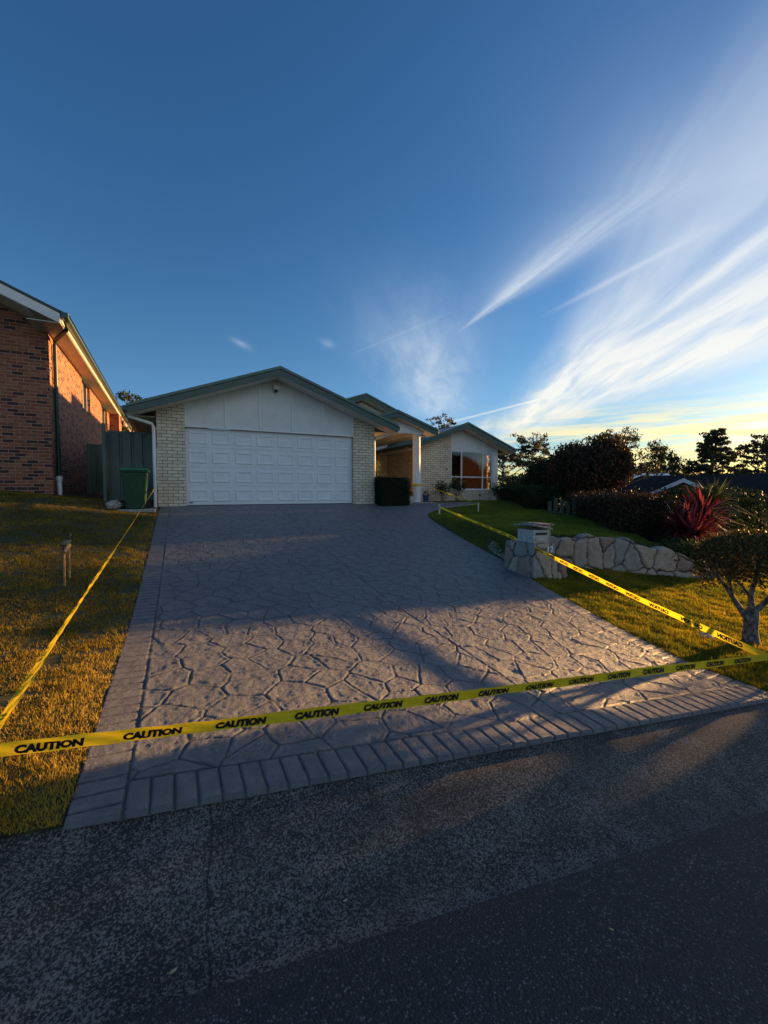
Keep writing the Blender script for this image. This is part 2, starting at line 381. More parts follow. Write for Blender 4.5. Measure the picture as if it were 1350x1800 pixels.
def polysd(x, y, P):
    """signed distance, negative inside"""
    d = np.full(x.shape, 1e9); ins = np.zeros(x.shape, bool)
    for i in range(len(P)):
        a_, b_ = P[i], P[(i + 1) % len(P)]; e = b_ - a_
        t = np.clip(((x - a_[0]) * e[0] + (y - a_[1]) * e[1]) / (e @ e), 0, 1)
        d = np.minimum(d, np.hypot(x - a_[0] - t * e[0], y - a_[1] - t * e[1]))
        c_ = ((a_[1] > y) != (b_[1] > y)) & (x < (b_[0] - a_[0]) * (y - a_[1]) / (b_[1] - a_[1] + 1e-12) + a_[0]); ins ^= c_
    return np.where(ins, -d, d)
def Hn(x, y):
    x = np.asarray(x, float); y = np.asarray(y, float); x, y = np.broadcast_arrays(x, y)
    z = Zd(np.clip(x, -.45, 10.5), y)
    left = np.clip(-.45 - x, 0, None)
    z = z + left * (.044 * np.clip((12.6 - y) / 10.3, 0, 1) + .145 * sstep(y, 4, 13.0)) * (x < -.45) * np.exp(-left * .06)
    # upper lawn terrace
    zu = np.clip(.60 + .050 * (y - 5.5), .5, 1.0) + .10 * sstep(y, 11, 15)
    zu = zu - .12 * np.clip(x - 7.6, 0, 2.2) * np.clip((7.6 - y) / 2, 0, 1)
    s_ = polysd(x, y, UP)
    bw = np.where(y < 6.45, .10, .62); bw = np.where(x > 9.2, .5, bw)
    w = 1 - sstep(s_, -bw * .5, bw * .5)
    z = np.where(x > 4.7, z * (1 - w) + np.maximum(zu, z) * w, z)
    # garden falling away behind the hedges
    r_ = np.clip(x - (10.2 + .45 * (y - 5.6)), 0, None) * (y > 2)
    z = z - np.minimum(r_ * .16, 2.6)
    # street: layback gutter then asphalt
    d = (ykerb(x) - y) * .993
    z0 = -.05 - .044 * (x + .45) + .03
    z0 = np.clip(z0, -1.6, 1.2)
    prof = np.interp(d, [0, .06, .22, .46, .60, .70, .76, 3.5, 8.0, 8.6, 20], [-.0, -.012, -.035, -.098, -.125, -.128, -.118, -.06, -.12, .02, .3])
    z = np.where(d > 0, z0 + prof, z)
    far = np.hypot(x, y)
    return z - sstep(far, 40, 400) * 3.0 * (x > 0)
def H(x, y): return float(Hn(np.array([x]), np.array([y]))[0])
def grid(xs, ys, fn, zoff=0.0):
    XX, YY = np.meshgrid(xs, ys); ZZ = fn(XX, YY) + zoff
    V = np.stack([XX, YY, ZZ], -1).reshape(-1, 3); nx = len(xs); ny = len(ys)
    i = (np.arange(ny - 1)[:, None] * nx + np.arange(nx - 1)[None, :]).ravel()
    return V, np.stack([i, i + 1, i + nx + 1, i + nx], -1)
def axis(lo, a_, b_, hi, fine, n):
    g1 = a_ - np.geomspace(fine, a_ - lo, n)[::-1]; g2 = b_ + np.geomspace(fine, hi - b_, n)
    return np.concatenate([g1, np.arange(a_, b_, fine), g2])
def ground_fn(x, y):
    z = Hn(x, y)
    d = (ykerb(x) - y) * .993
    z = np.where(d > -.05, z - .05, z)                               # under gutter and road
    ind = (x > xL(y) + .05) & (x < xR(y) - .05) & (y > ykerb(x) + .0) & (y < 12.9)
    return np.where(ind, z - .06, z)
M['lawn_soil'] = None
m, nt, b = mat('lawn_soil'); v = coord(nt, 'World'); n = noise(nt, v, 1.3, 6, .6); n2 = noise(nt, v, 40, 5, .7)
col = mixc(nt, n.ss(.35, .65), (.045, .055, .014), (.085, .068, .022)); col = mixc(nt, n2.ss(.4, .7), col, (.02, .02, .008))
setc(nt, b, col); b.inputs['Roughness'].default_value = .95; bump(nt, b, n2, .9, .02); M['lawn_soil'] = m
V, F = grid(axis(-900, -5, 13, 1500, .07, 46), axis(-700, 1.2, 15, 1800, .07, 46), ground_fn)
tag(link('lawn_ground', npmesh('lawn_ground', V, F, smooth=True), M['lawn_soil']), kind='structure')

# ---- gutter and road (long strips along the kerb line)
kd = Vector((.993, -.119, 0)); kn = Vector((-.119, -.993, 0))        # along, and out into the road
def strip(name, d0, d1, nd, fine, material, zo):
    s_ = np.concatenate([-np.geomspace(.3, 60, 26)[::-1] - 1.6, np.arange(-1.6, 6.6, fine), 6.6 + np.geomspace(.3, 80, 26)])
    dd = np.linspace(d0, d1, nd)
    SS, DD = np.meshgrid(s_, dd)
    X_ = -.45 + kd.x * SS + kn.x * DD; Y_ = 2.32 + kd.y * SS + kn.y * DD
    if zo > 0: wv = .022 * (fbm(SS + 50, SS * 0 + 3, .22, 61, 4) - .5) * np.clip(1 - (DD - d0) / .3, 0, 1); X_ = X_ + kn.x * wv; Y_ = Y_ + kn.y * wv
    Z_ = Hn(X_, Y_) + zo
    V = np.stack([X_, Y_, Z_], -1).reshape(-1, 3); nx = len(s_)
    i = (np.arange(nd - 1)[:, None] * nx + np.arange(nx - 1)[None, :]).ravel()
    return link(name, npmesh(name, V, np.stack([i, i + nx, i + nx + 1, i + 1], -1), smooth=True), material)
# weathered exposed-aggregate concrete
m, nt, b = mat('gutter_concrete'); v = coord(nt, 'World')
vo = nt.nodes.new('ShaderNodeTexVoronoi'); nt.links.new(v, vo.inputs['Vector']); vo.inputs['Scale'].default_value = 130
vd = X(nt, vo.outputs['Distance']); vc = sep(nt, vo.outputs['Color'])[0]
n1 = noise(nt, v, 95, 4, .75); n6 = noise(nt, v, 28, 4, .6); n2 = noise(nt, v, 3.5, 5, .6); n3 = noise(nt, v, 1.4, 3, .5); n4 = noise(nt, v, 190, 2, .5)
px_, py_, pz_ = sep(nt, v)
dk = (2.32 - (px_ + .45) * .119 - py_) * .993
worn = dk.ss(.60, .74) * .03
m1 = (n1 * .92 + n6 * .10 + (n2 - .5) * .26 + worn).ss(.51, .60)
col = mixc(nt, m1, (.018, .017, .016), (.19, .18, .16))
col = mixc(nt, vc.ss(.75, .9) * .45, col, (.26, .24, .21)); col = mixc(nt, (dk - .765 + (n6 - .5) * .05).gauss(.014) * .9, col, (.012, .016, .008))
col = mixc(nt, n3.ss(.45, .75) * .4, col, (.035, .033, .03))
sk = (px_ + .45) * .993 - (py_ - 2.32) * .119 + (n2 - .5) * .10
for s_j in (-1.2, .62, 2.55, 4.6): col = mixc(nt, (sk - s_j).gauss(.0045) * .9, col, (.008, .008, .008))
setc(nt, b, col); b.inputs['Roughness'].default_value = .8
bump(nt, b, n1 * .7 + (1.0 - vd) * .3 + n4 * .3, .95, .006); M['gutter'] = m
tag(strip('concrete_gutter', -.03, .79, 38, .03, M['gutter'], -.028), kind='structure')
m, nt, b = mat('asphalt'); v = coord(nt, 'World')
vo = nt.nodes.new('ShaderNodeTexVoronoi'); nt.links.new(v, vo.inputs['Vector']); vo.inputs['Scale'].default_value = 105; vo.inputs['Randomness'].default_value = 1
vd = X(nt, vo.outputs['Distance']); vc = sep(nt, vo.outputs['Color'])[0]
n1 = noise(nt, v, 60, 5, .7); n2 = noise(nt, v, 1.1, 4, .55); n5 = noise(nt, v, 200, 2, .5)
px_, py_, pz_ = sep(nt, v)
trk = noise(nt, comb(nt, (px_ + py_ * .119) * .25, (py_ + px_ * .119) * 3.5, 0.0), 1.5, 4, .55)
col = mixc(nt, vc.ss(.66, .98) * vd.ss(.62, .3), (.020, .021, .023), (.17, .165, .16))
col = mixc(nt, n1.ss(.45, .65) * .6, col, (.018, .018, .021))
col = mixc(nt, trk.ss(.45, .7) * .45, col, (.022, .021, .022))
setc(nt, b, col); b.inputs['Roughness'].default_value = .72
bump(nt, b, (1.0 - vd) * .9 + n1 * .5 + n5 * .2, 1.0, .006); M['asphalt'] = m
tag(strip('road', .765, 8.05, 60, .06, M['asphalt'], .003), kind='structure')

# ---- stamped concrete driveway (real relief)
ts = [0.0]; y_ = 0.0
while y_ < 10.6: y_ += .008 + .0024 * y_; ts.append(y_)
ts = np.array(ts) / ts[-1]
NX = 600
rows_x, rows_y = [], []
for t in ts:
    y0_ = 2.32 + t * (12.74 - 2.32)
    xl, xr = float(xL(y0_)), float(xR(y0_))
    sx = np.linspace(0, 1, NX); xx = xl + (xr - xl) * sx
    yy = ykerb(xx) + t * (12.74 - ykerb(xx))                        # front edge follows the kerb
    rows_x.append(xx); rows_y.append(yy)
DX = np.array(rows_x); DY = np.array(rows_y)
# re-evaluate the right edge at the sheared y so the outline stays true
for k in range(2):
    s0 = (DX - DX[:, :1]) / (DX[:, -1:] - DX[:, :1]); xl = xL(DY); xr = xR(DY); DX = xl + (xr - xl) * s0
    t_ = ts[:, None]; DY = ykerb(DX) + t_ * (12.74 - ykerb(DX))
DZ = Zd(DX, DY)
ux = DX + .022 * (fbm(DX, DY, .20, 5, 3) - .5) * 2; uy = DY + .022 * (fbm(DX, DY, .20, 9, 3) - .5) * 2
cr_, sr_ = math.cos(.55), math.sin(.55)
_, ed, cid = voro(ux * cr_ - uy * sr_, ux * sr_ + uy * cr_, .27, .95, 8, 1.08)
ed = ed + .006 * (fbm(DX, DY, .06, 21, 2) - .5)
dl = DX - xL(DY); dr = xR(DY) - DX; df = DY - ykerb(DX); db = 12.74 - DY
BW = .235
inb = (dl < BW) | (df < BW) | ((dr < BW) & (DY < 5.3)) | ((dr < BW) & (DY >= 5.3))
along = np.where((df < BW) & (dl > BW), DX, DY)
along = np.where((dl < BW), DY, along)
jb = np.abs(((along + .004 * (fbm(DX, DY, .05, 31, 2))) / .108) % 1 - .5) * .108
bj = .054 - jb                                                       # distance to brick joint
lines = np.minimum(np.abs(dl - BW), np.where(dl > BW, np.abs(df - BW), 9)); lines = np.minimum(lines, np.where((df > BW), np.abs(dr - BW), 9))
ctrl = np.abs(DX - (2.62 + .02 * (DY - 6))); ctrl2 = np.abs(DY - 6.35 + .03 * DX)
edge = np.where(inb, bj, ed); edge = np.minimum(edge, lines)
groove = 1 - sstep(edge, .002, .010)
cg = 1 - sstep(ctrl, .003, .009)
rough_ = fbm(DX, DY, .16, 41, 5) - .5; rf = np.abs(fbm(DX + 9, DY, .10, 57, 4) - .5)
inst = np.where(inb, .25, 1.0)
fine = fbm(DX, DY, .03, 141, 2) - .5
lip = .0028 * np.exp(-((edge - .020) / .010) ** 2) * (~inb)
hgt = lip * .7 - .0062 * groove - .006 * cg * (~inb) + inst * (rough_ * .014 - rf * .012 + (cid - .5) * .003) * (1 - groove) + fine * np.where(inb, .003, .0055) * (1 - groove)
pill = np.where(inb, 1 - np.clip(np.minimum(bj, .03) / .03, 0, 1), 0) ** 2 * -.003
hgt = hgt + pill
DZ = DZ + hgt + .012
edgefall = np.minimum(np.minimum(dl, dr), np.minimum(df, 9)); DZ = DZ - .035 * (1 - sstep(edgefall, -.001, .004))
ny = len(ts); V = np.stack([DX, DY, DZ], -1).reshape(-1, 3)
i = (np.arange(ny - 1)[:, None] * NX + np.arange(NX - 1)[None, :]).ravel(); F = np.stack([i, i + 1, i + NX + 1, i + NX], -1)
me = npmesh('driveway', V, F, rnd=np.maximum(groove, cg * (~inb)).ravel(), smooth=True, attr='joint')
at = me.attributes.new('stone', 'FLOAT', 'POINT'); at.data.foreach_set('value', np.where(inb, .5, cid).astype(np.float32).ravel())
m, nt, b = mat('stamped_concrete'); v = coord(nt, 'World')
aj = nt.nodes.new('ShaderNodeAttribute'); aj.attribute_name = 'joint'; ast = nt.nodes.new('ShaderNodeAttribute'); ast.attribute_name = 'stone'
J = X(nt, aj.outputs['Fac']); St = X(nt, ast.outputs['Fac'])
n1 = noise(nt, v, 7, 6, .65); n2 = noise(nt, v, 130, 3, .75); n3 = noise(nt, v, .7, 4, .5); n4 = noise(nt, v, 52, 5, .72)
col = mixc(nt, n1.ss(.3, .72), (.128, .132, .144), (.208, .209, .216))
col = mixc(nt, St.ss(0, 1) * .25, col, (.125, .125, .13))
col = mixc(nt, n2.ss(.42, .68) * .45, col, (.09, .095, .11))
col = mixc(nt, n3.ss(.45, .7) * .25, col, (.22, .215, .21))
stn = noise(nt, v, 2.3, 5, .62, .8)
col = mixc(nt, stn.ss(.56, .72) * .35, col, (.075, .076, .08))
col = mixc(nt, J * .88, col, (.03, .031, .036))
setc(nt, b, col); b.inputs['Roughness'].default_value = .47; b.inputs['Specular IOR Level'].default_value = .55
bump(nt, b, n4 * .5 + n2 * .5, 1.0, .022)
tag(link('driveway', me, m), kind='structure')

# ================================================================== foliage helpers
def leaves(name, P, size, material, parent=None, aspect=.55, tilt=1.0, rnd=None, jit=.35, droop=0.0):
    """P (n,3) leaf positions -> one mesh of small folded leaves (quads)"""
    n = len(P); s_ = size * (1 + jit * (RNG.random(n) * 2 - 1))
    az = RNG.random(n) * 2 * np.pi; el = (RNG.random(n) - .5) * np.pi * tilt - droop
    d = np.stack([np.cos(az) * np.cos(el), np.sin(az) * np.cos(el), np.sin(el)], -1)
    r_ = RNG.normal(size=(n, 3)); sdv = np.cross(d, r_); sdv /= np.linalg.norm(sdv, axis=1, keepdims=True) + 1e-9
    L = (s_ / 2)[:, None]; Wd = (s_ * aspect / 2)[:, None]
    V = np.stack([P - d * L, P + sdv * Wd - d * L * .1, P + d * L, P - sdv * Wd - d * L * .1], 1).reshape(-1, 3)
    F = np.arange(4 * n).reshape(n, 4)
    if rnd is None: rnd = RNG.random(n)
    return link(name, npmesh(name, V, F, np.repeat(rnd, 4)), material, parent)
def blades(name, px, py, h, w, material, rnd, lean=.45):
    n = len(px); pz = Hn(px, py) - .004
    az = RNG.random(n) * 2 * np.pi; la = RNG.random(n) * 2 * np.pi; le = RNG.random(n) * lean + .1
    dxv = np.cos(az) * w / 2; dyv = np.sin(az) * w / 2
    tip = np.stack([px + np.cos(la) * h * le, py + np.sin(la) * h * le, pz + h * np.sqrt(np.clip(1 - le ** 2, .1, 1))], -1)
    V = np.stack([np.stack([px - dxv, py - dyv, pz], -1), np.stack([px + dxv, py + dyv, pz], -1), tip], 1).reshape(-1, 3)
    return link(name, npmesh(name, V, np.arange(3 * n).reshape(n, 3), np.repeat(rnd, 3)), material)
def ell(n, c, r, shell=.0, up=False):
    p = RNG.normal(size=(n, 3)); p /= np.linalg.norm(p, axis=1, keepdims=True)
    k = (shell + (1 - shell) * RNG.random(n) ** (1 / 2.0))[:, None]
    return p * k * np.array(r) + np.array(c)
def clumpy(P, scale, thr, seed):
    """drop points where a coarse 3-d noise is low: leaves gaps"""
    f_ = (fbm(P[:, 0] + P[:, 2] * .7, P[:, 1] - P[:, 2] * .9, scale, seed, 2)); return P[f_ > thr]

# ================================================================== grass
def scatter(n, x0, x1, y0, y1, keep):
    x = RNG.uniform(x0, x1, n); y = RNG.uniform(y0, y1, n); k = keep(x, y); return x[k], y[k]
def dens_keep(x, y, near): return RNG.random(len(x)) < np.clip(near / np.hypot(x, y), 0, 1) ** 1.35
def inlawn(x, y): return (y > ykerb(x) + .01) & ~((x > -2.75) & (x < -1.5) & (y > 14))
kL = lambda x, y: inlawn(x, y) & (x < xL(y) - .012 + .07 * (fbm(x, y, .12, 77, 3) - .32)) & (x > -.30 * y - .6) & ((y < 12.4) | (x < -1.5)) & dens_keep(x, y, 2.6) & (fbm(x, y, .22, 301, 3) > .26 + .16 * RNG.random(len(x)))
x, y = scatter(900000, -4.6, -.2, 1.8, 14.05, kL)
brown = sstep(6.2 - y, 0, 3) * .25 + sstep(x - xL(y), -.35, 0) * .35
rn = np.clip(RNG.random(len(x)) * .6 + brown + (fbm(x, y, .5, 91, 3) - .5) * .9 + .04, 0, 1); dist = np.hypot(x, y)
clump = .25 + 1.6 * fbm(x, y, .12, 93, 3) + (RNG.random(len(x)) < .03) * .7
tag(blades('side_lawn_grass', x, y, (.016 + .020 * RNG.random(len(x))) * clump, .0035 + .0011 * dist, M['dry_grass'], rn, .85), kind='stuff')
kR = lambda x, y: (y > ykerb(x) + .01) & (x > xR(y) + .012 - .07 * (fbm(x, y, .12, 78, 3) - .32)) & (polysd(x, y, UP) > .02) & (y < 6.1) & dens_keep(x, y, 4.8) & (x < 14) & (y < np.interp(x, [w_[0] for w_ in ((6.22, 6.75), (6.38, 6.35), (6.62, 6.07), (7.0, 5.90), (7.45, 5.75), (8.2, 5.35), (8.95, 5.0), (9.8, 4.66), (14, 5.6))], [6.75, 6.35, 6.07, 5.9, 5.75, 5.35, 5.0, 4.66, 5.6]) + .05)
x, y = scatter(900000, 4.5, 14.0, .9, 6.2, kR)
rn = np.clip(RNG.random(len(x)) * .6 + .10 + (fbm(x, y, .5, 95, 3) - .5) * .9, 0, 1); dist = np.hypot(x, y); clump = .25 + 1.6 * fbm(x, y, .14, 99, 3) + (RNG.random(len(x)) < .03) * .7
tag(blades('lower_lawn_grass', x, y, (.022 + .028 * RNG.random(len(x))) * clump, .003 + .001 * dist, M['grass'], rn, .7), kind='stuff')
hedgeline = lambda y: np.interp(y, [4.3, 5.4, 6.2, 7.5, 10.5, 14.2], [8.8, 9.5, 10.2, 10.6, 11.5, 12.6])
kU = lambda x, y: (x > xR(y) + .03) & (polysd(x, y, UP) < .28) & (y < 14.6) & (x < hedgeline(y)) & dens_keep(x, y, 7.5) & ((y > 6.7) | (polysd(x, y, UP) < .0))
x, y = scatter(620000, 6.0, 12.8, 4.3, 14.6, kU)
rn = np.clip(RNG.random(len(x)) * .7 + (fbm(x, y, .7, 97, 3) - .5) * .7, 0, 1); dist = np.hypot(x, y)
tag(blades('upper_lawn_grass', x, y, .022 + .018 * RNG.random(len(x)), .003 + .0009 * dist, M['green_grass'], rn, .6), kind='stuff')

# ================================================================== white-brick house
ZF = 1.12
house = thing('brick_house', 'single-storey cream brick house with green-trimmed gables and a white double garage door', 'house', (2.8, 14.5, ZF))
def part(mb, name, m_, parent, bevel=0): return mb.build(name, M[m_] if isinstance(m_, str) else m_, parent, bevel)
def gable(parent, xl, xr, xc, zr, ze, y0, y1, board=.21, cap='green_cap', fas='green_fascia', gut=(True, True), soff=.6):
    """a gable roof running back from its front barge at y0"""
    sl_ = (zr - ze) / (xc - xl); sr_ = (zr - ze) / (xr - xc)
    r = MB(); r.prism_y([(xl, ze), (xc, zr), (xr, ze), (xr, ze - .05), (xc, zr - .055), (xl, ze - .05)], y0 + .035, y1)
    roof = part(r, 'roof', 'green_roof', parent)
    f = MB(); f.prism_y([(xl, ze - .045), (xc, zr - .052), (xr, ze - .045), (xr, ze - board), (xc, zr - board - .01), (xl, ze - board)], y0, y0 + .033); part(f, 'barge_board', fas, roof)
    f = MB(); f.prism_y([(xl - .02, ze + .03), (xc, zr + .03), (xr + .02, ze + .03), (xr + .02, ze - .04), (xc, zr - .045), (xl - .02, ze - .04)], y0 - .03, y0 + .10); part(f, 'barge_cap', cap, roof)
    s_ = MB(); s_.prism_y([(xl + .02, ze - board + .03), (xc, zr - board + .02), (xr - .02, ze - board + .03), (xr - .02, ze - board + .015), (xc, zr - board), (xl + .02, ze - board + .015)], y0 + .034, y0 + soff); part(s_, 'soffit', 'soffit', roof)
    for k, (on, xe, sg) in enumerate(((gut[0], xl, -1), (gut[1], xr, 1))):
        if on:
            g = MB(); x0, x1 = (xe - .10, xe + .02) if sg < 0 else (xe - .02, xe + .10)
            g.box(x0, x1, y0 + .03, y1 - .3, ze - .13, ze - .005); part(g, 'gutter', fas, roof, .012)
            e = MB(); w = .58
            sl = sl_ if sg < 0 else sr_
            xa, xb = (xe + .02, xe + w) if sg < 0 else (xe - w, xe - .02)
            e.box(xa, xb, y0 + soff + .01, y1 - .3, ze - .155, ze - .14); part(e, 'eave_lining', 'soffit', roof)
    return roof
gx, gzr, gze, gy = 2.83, 4.93, 3.58, 12.05
gable(house, -.84, 6.50, gx, gzr, gze, gy, 22)
zt = lambda x: gzr - (gzr - gze) / 3.67 * abs(x - gx) - .19                     # underside of the garage roof
# garage walls
w = MB(); w.prism_y([(-.24, .8), (.43, .8), (.43, zt(.43)), (-.24, zt(-.24))], 12.63, 12.86)
w.box(-.24, -.01, 12.86, 22, .8, 3.4); part(w, 'wall', 'cream_brick', house)
w = MB()
w.prism_y([(5.23, .8), (5.95, .8), (5.95, zt(5.95)), (5.23, zt(5.23))], 12.63, 12.86); w.box(5.72, 5.95, 12.86, 18.0, .8, 3.40)
part(w, 'wall', 'cream_brick', house)
# gable sheeting and battens
w = MB(); w.prism_y([(.43, 3.27), (5.23, 3.27), (5.23, zt(5.23)), (gx, zt(gx)), (.43, zt(.43))], 12.665, 12.70); sh = part(w, 'gable_panel', 'sheet', house)
w = MB()
for x in (.455, 1.45, 2.38, 3.31, 4.24, 5.205): part(MB().box(x - .022, x + .022, 12.645, 12.664, 3.29, zt(x) - .005), 'batten', 'white', sh)
w = MB(); w.box(.43, 5.23, 12.635, 12.72, 3.228, 3.268); part(w, 'door_head_trim', 'white', house, .004)
# garage door, four rows of eight raised panels
gd = thing('tmp', '', '', (0, 0, 0)); C.objects.unlink(gd); bpy.data.objects.remove(gd)
w = MB(); w.box(.43, 5.23, 12.775, 12.80, 1.13, 3.228)
door = part(w, 'garage_door', 'door', house)
rh = (3.228 - 1.15) / 4
for r_ in range(4):
    w = MB(); z0 = 1.15 + r_ * rh + .004; z1 = z0 + rh - .008
    w.box(.44, 5.22, 12.757, 12.774, z0, z1)
    for c_ in range(8):
        pw = 4.76 / 8; x0 = .45 + c_ * pw + .055; x1 = x0 + pw - .11; za = z0 + .085; zb = z1 - .085
        for (i0, dy0, i1, dy1) in ((0, .000, .014, .016), (.014, .016, .045, .016), (.045, .016, .075, .002)):
            q0 = [(x0 + i0, za + i0), (x1 - i0, za + i0), (x1 - i0, zb - i0), (x0 + i0, zb - i0)]
            q1 = [(x0 + i1, za + i1), (x1 - i1, za + i1), (x1 - i1, zb - i1), (x0 + i1, zb - i1)]
            vs = [(x, 12.7562 - dy0, z) for x, z in q0] + [(x, 12.7562 - dy1, z) for x, z in q1]
            fs = [(k, (k + 1) % 4, (k + 1) % 4 + 4, k + 4) for k in range(4)]
            if i1 > .07: fs.append((4, 5, 6, 7))
            w.add(vs, fs)
    part(w, 'door_panel', 'door', door)
w = MB(); w.box(.44, 5.22, 12.752, 12.776, 1.122, 1.149); part(w, 'bottom_seal', 'black', door)
w = MB(); w.box(.50, .60, 12.742, 12.7562, 1.20, 1.225); part(w, 'handle', 'black', door, .003)
# floodlight box in the apex
w = MB(); w.box(2.74, 2.90, 12.52, 12.664, 4.42, 4.56); fl = part(w, 'sensor_light', 'cream', house, .012)
w = MB(); w.lathe([(.045, 0), (.05, .03), (.035, .06)], (2.82, 12.575, 4.355), 14); part(w, 'lens', 'black', fl)
# downpipe at the left corner: from the gutter across under the eave then down
w = MB()
w.tube([(-.86, 12.35, 3.45), (-.84, 12.38, 3.36), (-.34, 12.58, 3.24), (-.30, 12.58, 3.14), (-.30, 12.58, 1.08)], .042, 10); part(w, 'downpipe', 'white', house)
w = MB()
w.tube([(6.56, 12.6, 3.45), (6.5, 12.62, 3.36), (6.06, 12.72, 3.24), (6.0, 12.74, 3.12), (6.0, 12.74, 1.08)], .042, 10); part(w, 'downpipe', 'cream', house)
# main roof gable behind
gable(house, 2.2, 13.0, 7.95, 5.86, 3.86, 17.7, 26, gut=(False, False))
w = MB(); w.prism_y([(4.4, 4.2), (11.5, 4.2), (7.95, 5.58)], 18.2, 18.24); mg = part(w, 'gable_panel', 'soffit', house)
w = MB()
for k in range(5): w.box(8.35, 8.95, 18.16, 18.198, 4.98 + k * .045, 5.005 + k * .045)
w.box(8.33, 8.35, 18.15, 18.2, 4.96, 5.2); w.box(8.95, 8.97, 18.15, 18.2, 4.96, 5.2); part(w, 'vent', 'cream', mg)
# porch roof, beam, column
gable(house, 5.25, 8.38, 6.82, 4.19, 3.65, 12.68, 19, gut=(False, True), board=.19)
w = MB(); w.prism_y([(5.96, 3.80), (8.0, 3.62), (8.0, 3.72), (6.82, 4.0), (5.96, 3.85)], 13.0, 13.03); part(w, 'gable_panel', 'soffit', house)
part(MB().box(5.955, 8.0, 12.96, 13.24, 3.50, 3.78), 'porch_beam', 'white', house, .006); part(MB().box(7.74, 8.0, 13.245, 18.0, 3.50, 3.70), 'porch_beam', 'white', house, .006)
w = MB(); w.box(5.955, 7.735, 13.245, 17.99, 3.52, 3.56); part(w, 'porch_ceiling', 'soffit', house)
w = MB(); w.lathe([(.17, 0), (.17, .05), (.145, .07), (.14, 1.2), (.135, 2.30), (.16, 2.33), (.16, 2.375)], (7.80, 13.1, 1.125), 32); part(w, 'column', 'white', house)
w = MB(); w.prism_z([(5.96, 12.9), (6.6, 12.62), (8.25, 12.62), (8.3, 18.0), (5.96, 18.0)], 1.0, 1.155); part(w, 'porch_floor', 'stone_slab', house, .01)
# entry wall with a door
w = MB(); w.box(5.96, 6.6, 18.0, 18.2, 1.0, 3.7); w.box(7.6, 9.14, 18.0, 18.2, 1.0, 3.7); w.box(6.6, 7.6, 18.0, 18.2, 3.25, 3.7); part(w, 'wall', 'cream_brick', house)
w = MB(); w.box(6.6, 7.6, 18.06, 18.12, 1.15, 3.25); ed_ = part(w, 'front_door', 'fence_wood', house)
w = MB(); w.lathe([(.02, 0), (.03, .02), (.02, .05)], (7.48, 18.0, 2.1), 10); part(w, 'handle', 'brass', ed_)
# right wing
wx, wzr, wze = 11.1, 4.35, 3.37
gable(house, 8.52, 13.66, wx, wzr, wze, 14.5, 22, board=.2, soff=.5)
zw = lambda x: wzr - (wzr - wze) / (2.57) * abs(x - wx) - .18
w = MB(); w.prism_y([(9.15, .7), (10.62, .7), (10.62, zw(10.62)), (9.15, zw(9.15))], 15.0, 15.22); w.box(10.62, 12.84, 15.0, 15.22, .7, 1.56)
w.box(9.15, 9.37, 15.22, 18.2, .7, 3.3); part(w, 'wall', 'cream_brick', house)
w = MB(); w.box(12.88, 13.10, 16.9, 22, .7, 3.3); w.box(12.88, 13.10, 15.22, 16.9, .7, 1.6); part(w, 'wall', 'cream_brick', house)
w = MB(); w.prism_y([(10.62, 3.25), (13.12, 3.25), (13.12, zw(13.12)), (wx, zw(wx)), (10.62, zw(10.62))], 15.02, 15.06); sh = part(w, 'gable_panel', 'sheet', house)
w = MB()
for x in (10.64, 11.2, 12.31, 13.10): part(MB().box(x - .022, x + .022, 15.0, 15.019, 3.27, zw(x) - .005), 'batten', 'white', sh)
w = MB(); w.box(12.845, 13.12, 14.99, 15.21, .95, 3.248); part(w, 'corner_post', 'white', house, .006)
w = MB()
for x0, x1 in ((10.62, 10.67), (11.16, 11.21), (12.29, 12.34), (12.795, 12.844)): w.box(x0, x1, 15.03, 15.10, 1.60, 3.245)
for z0, z1 in ((1.60, 1.65), (2.12, 2.17), (3.20, 3.246)):
    for x0, x1 in ((10.671, 11.159), (11.211, 12.289), (12.341, 12.794)): w.box(x0, x1, 15.033, 15.097, z0, z1)
win = part(w, 'window', 'window_alu', house)
for x0, x1 in ((10.671, 11.159), (11.211, 12.289), (12.341, 12.794)):
    w = MB(); w.box(x0, x1, 15.060, 15.066, 1.65, 3.20); part(w, 'pane', 'glass', win)
w = MB(); w.box(10.58, 12.90, 14.96, 15.12, 1.562, 1.597); part(w, 'sill', 'cream', win, .004)
# vertical blinds and the dark room behind
w = MB(); xs = np.linspace(11.32, 12.80, 120)
vs = [(x, 15.30 + .045 * math.sin(k * 1.15), z) for k, x in enumerate(xs) for z in (1.62, 3.22)]
w.add(vs, [(2 * k, 2 * k + 2, 2 * k + 3, 2 * k + 1) for k in range(119)]); part(w, 'curtain', 'curtain', win)
w = MB(); w.box(9.38, 12.87, 17.4, 17.45, 1.12, 3.3); w.box(9.38, 12.87, 15.23, 17.39, 3.30, 3.33); w.box(9.38, 12.87, 15.23, 17.39, 1.10, 1.12); part(w, 'room_lining', 'interior', house)
w = MB(); w.tube([(8.42, 14.9, 3.28), (8.6, 14.95, 3.2), (9.05, 14.92, 3.1), (9.09, 14.94, 3.0), (9.09, 14.94, 1.05)], .04, 8); part(w, 'downpipe', 'cream', house)
w = MB(); w.box(10.36, 10.40, 14.985, 15.0, 2.42, 2.50); part(w, 'wall_vent', 'black', house)

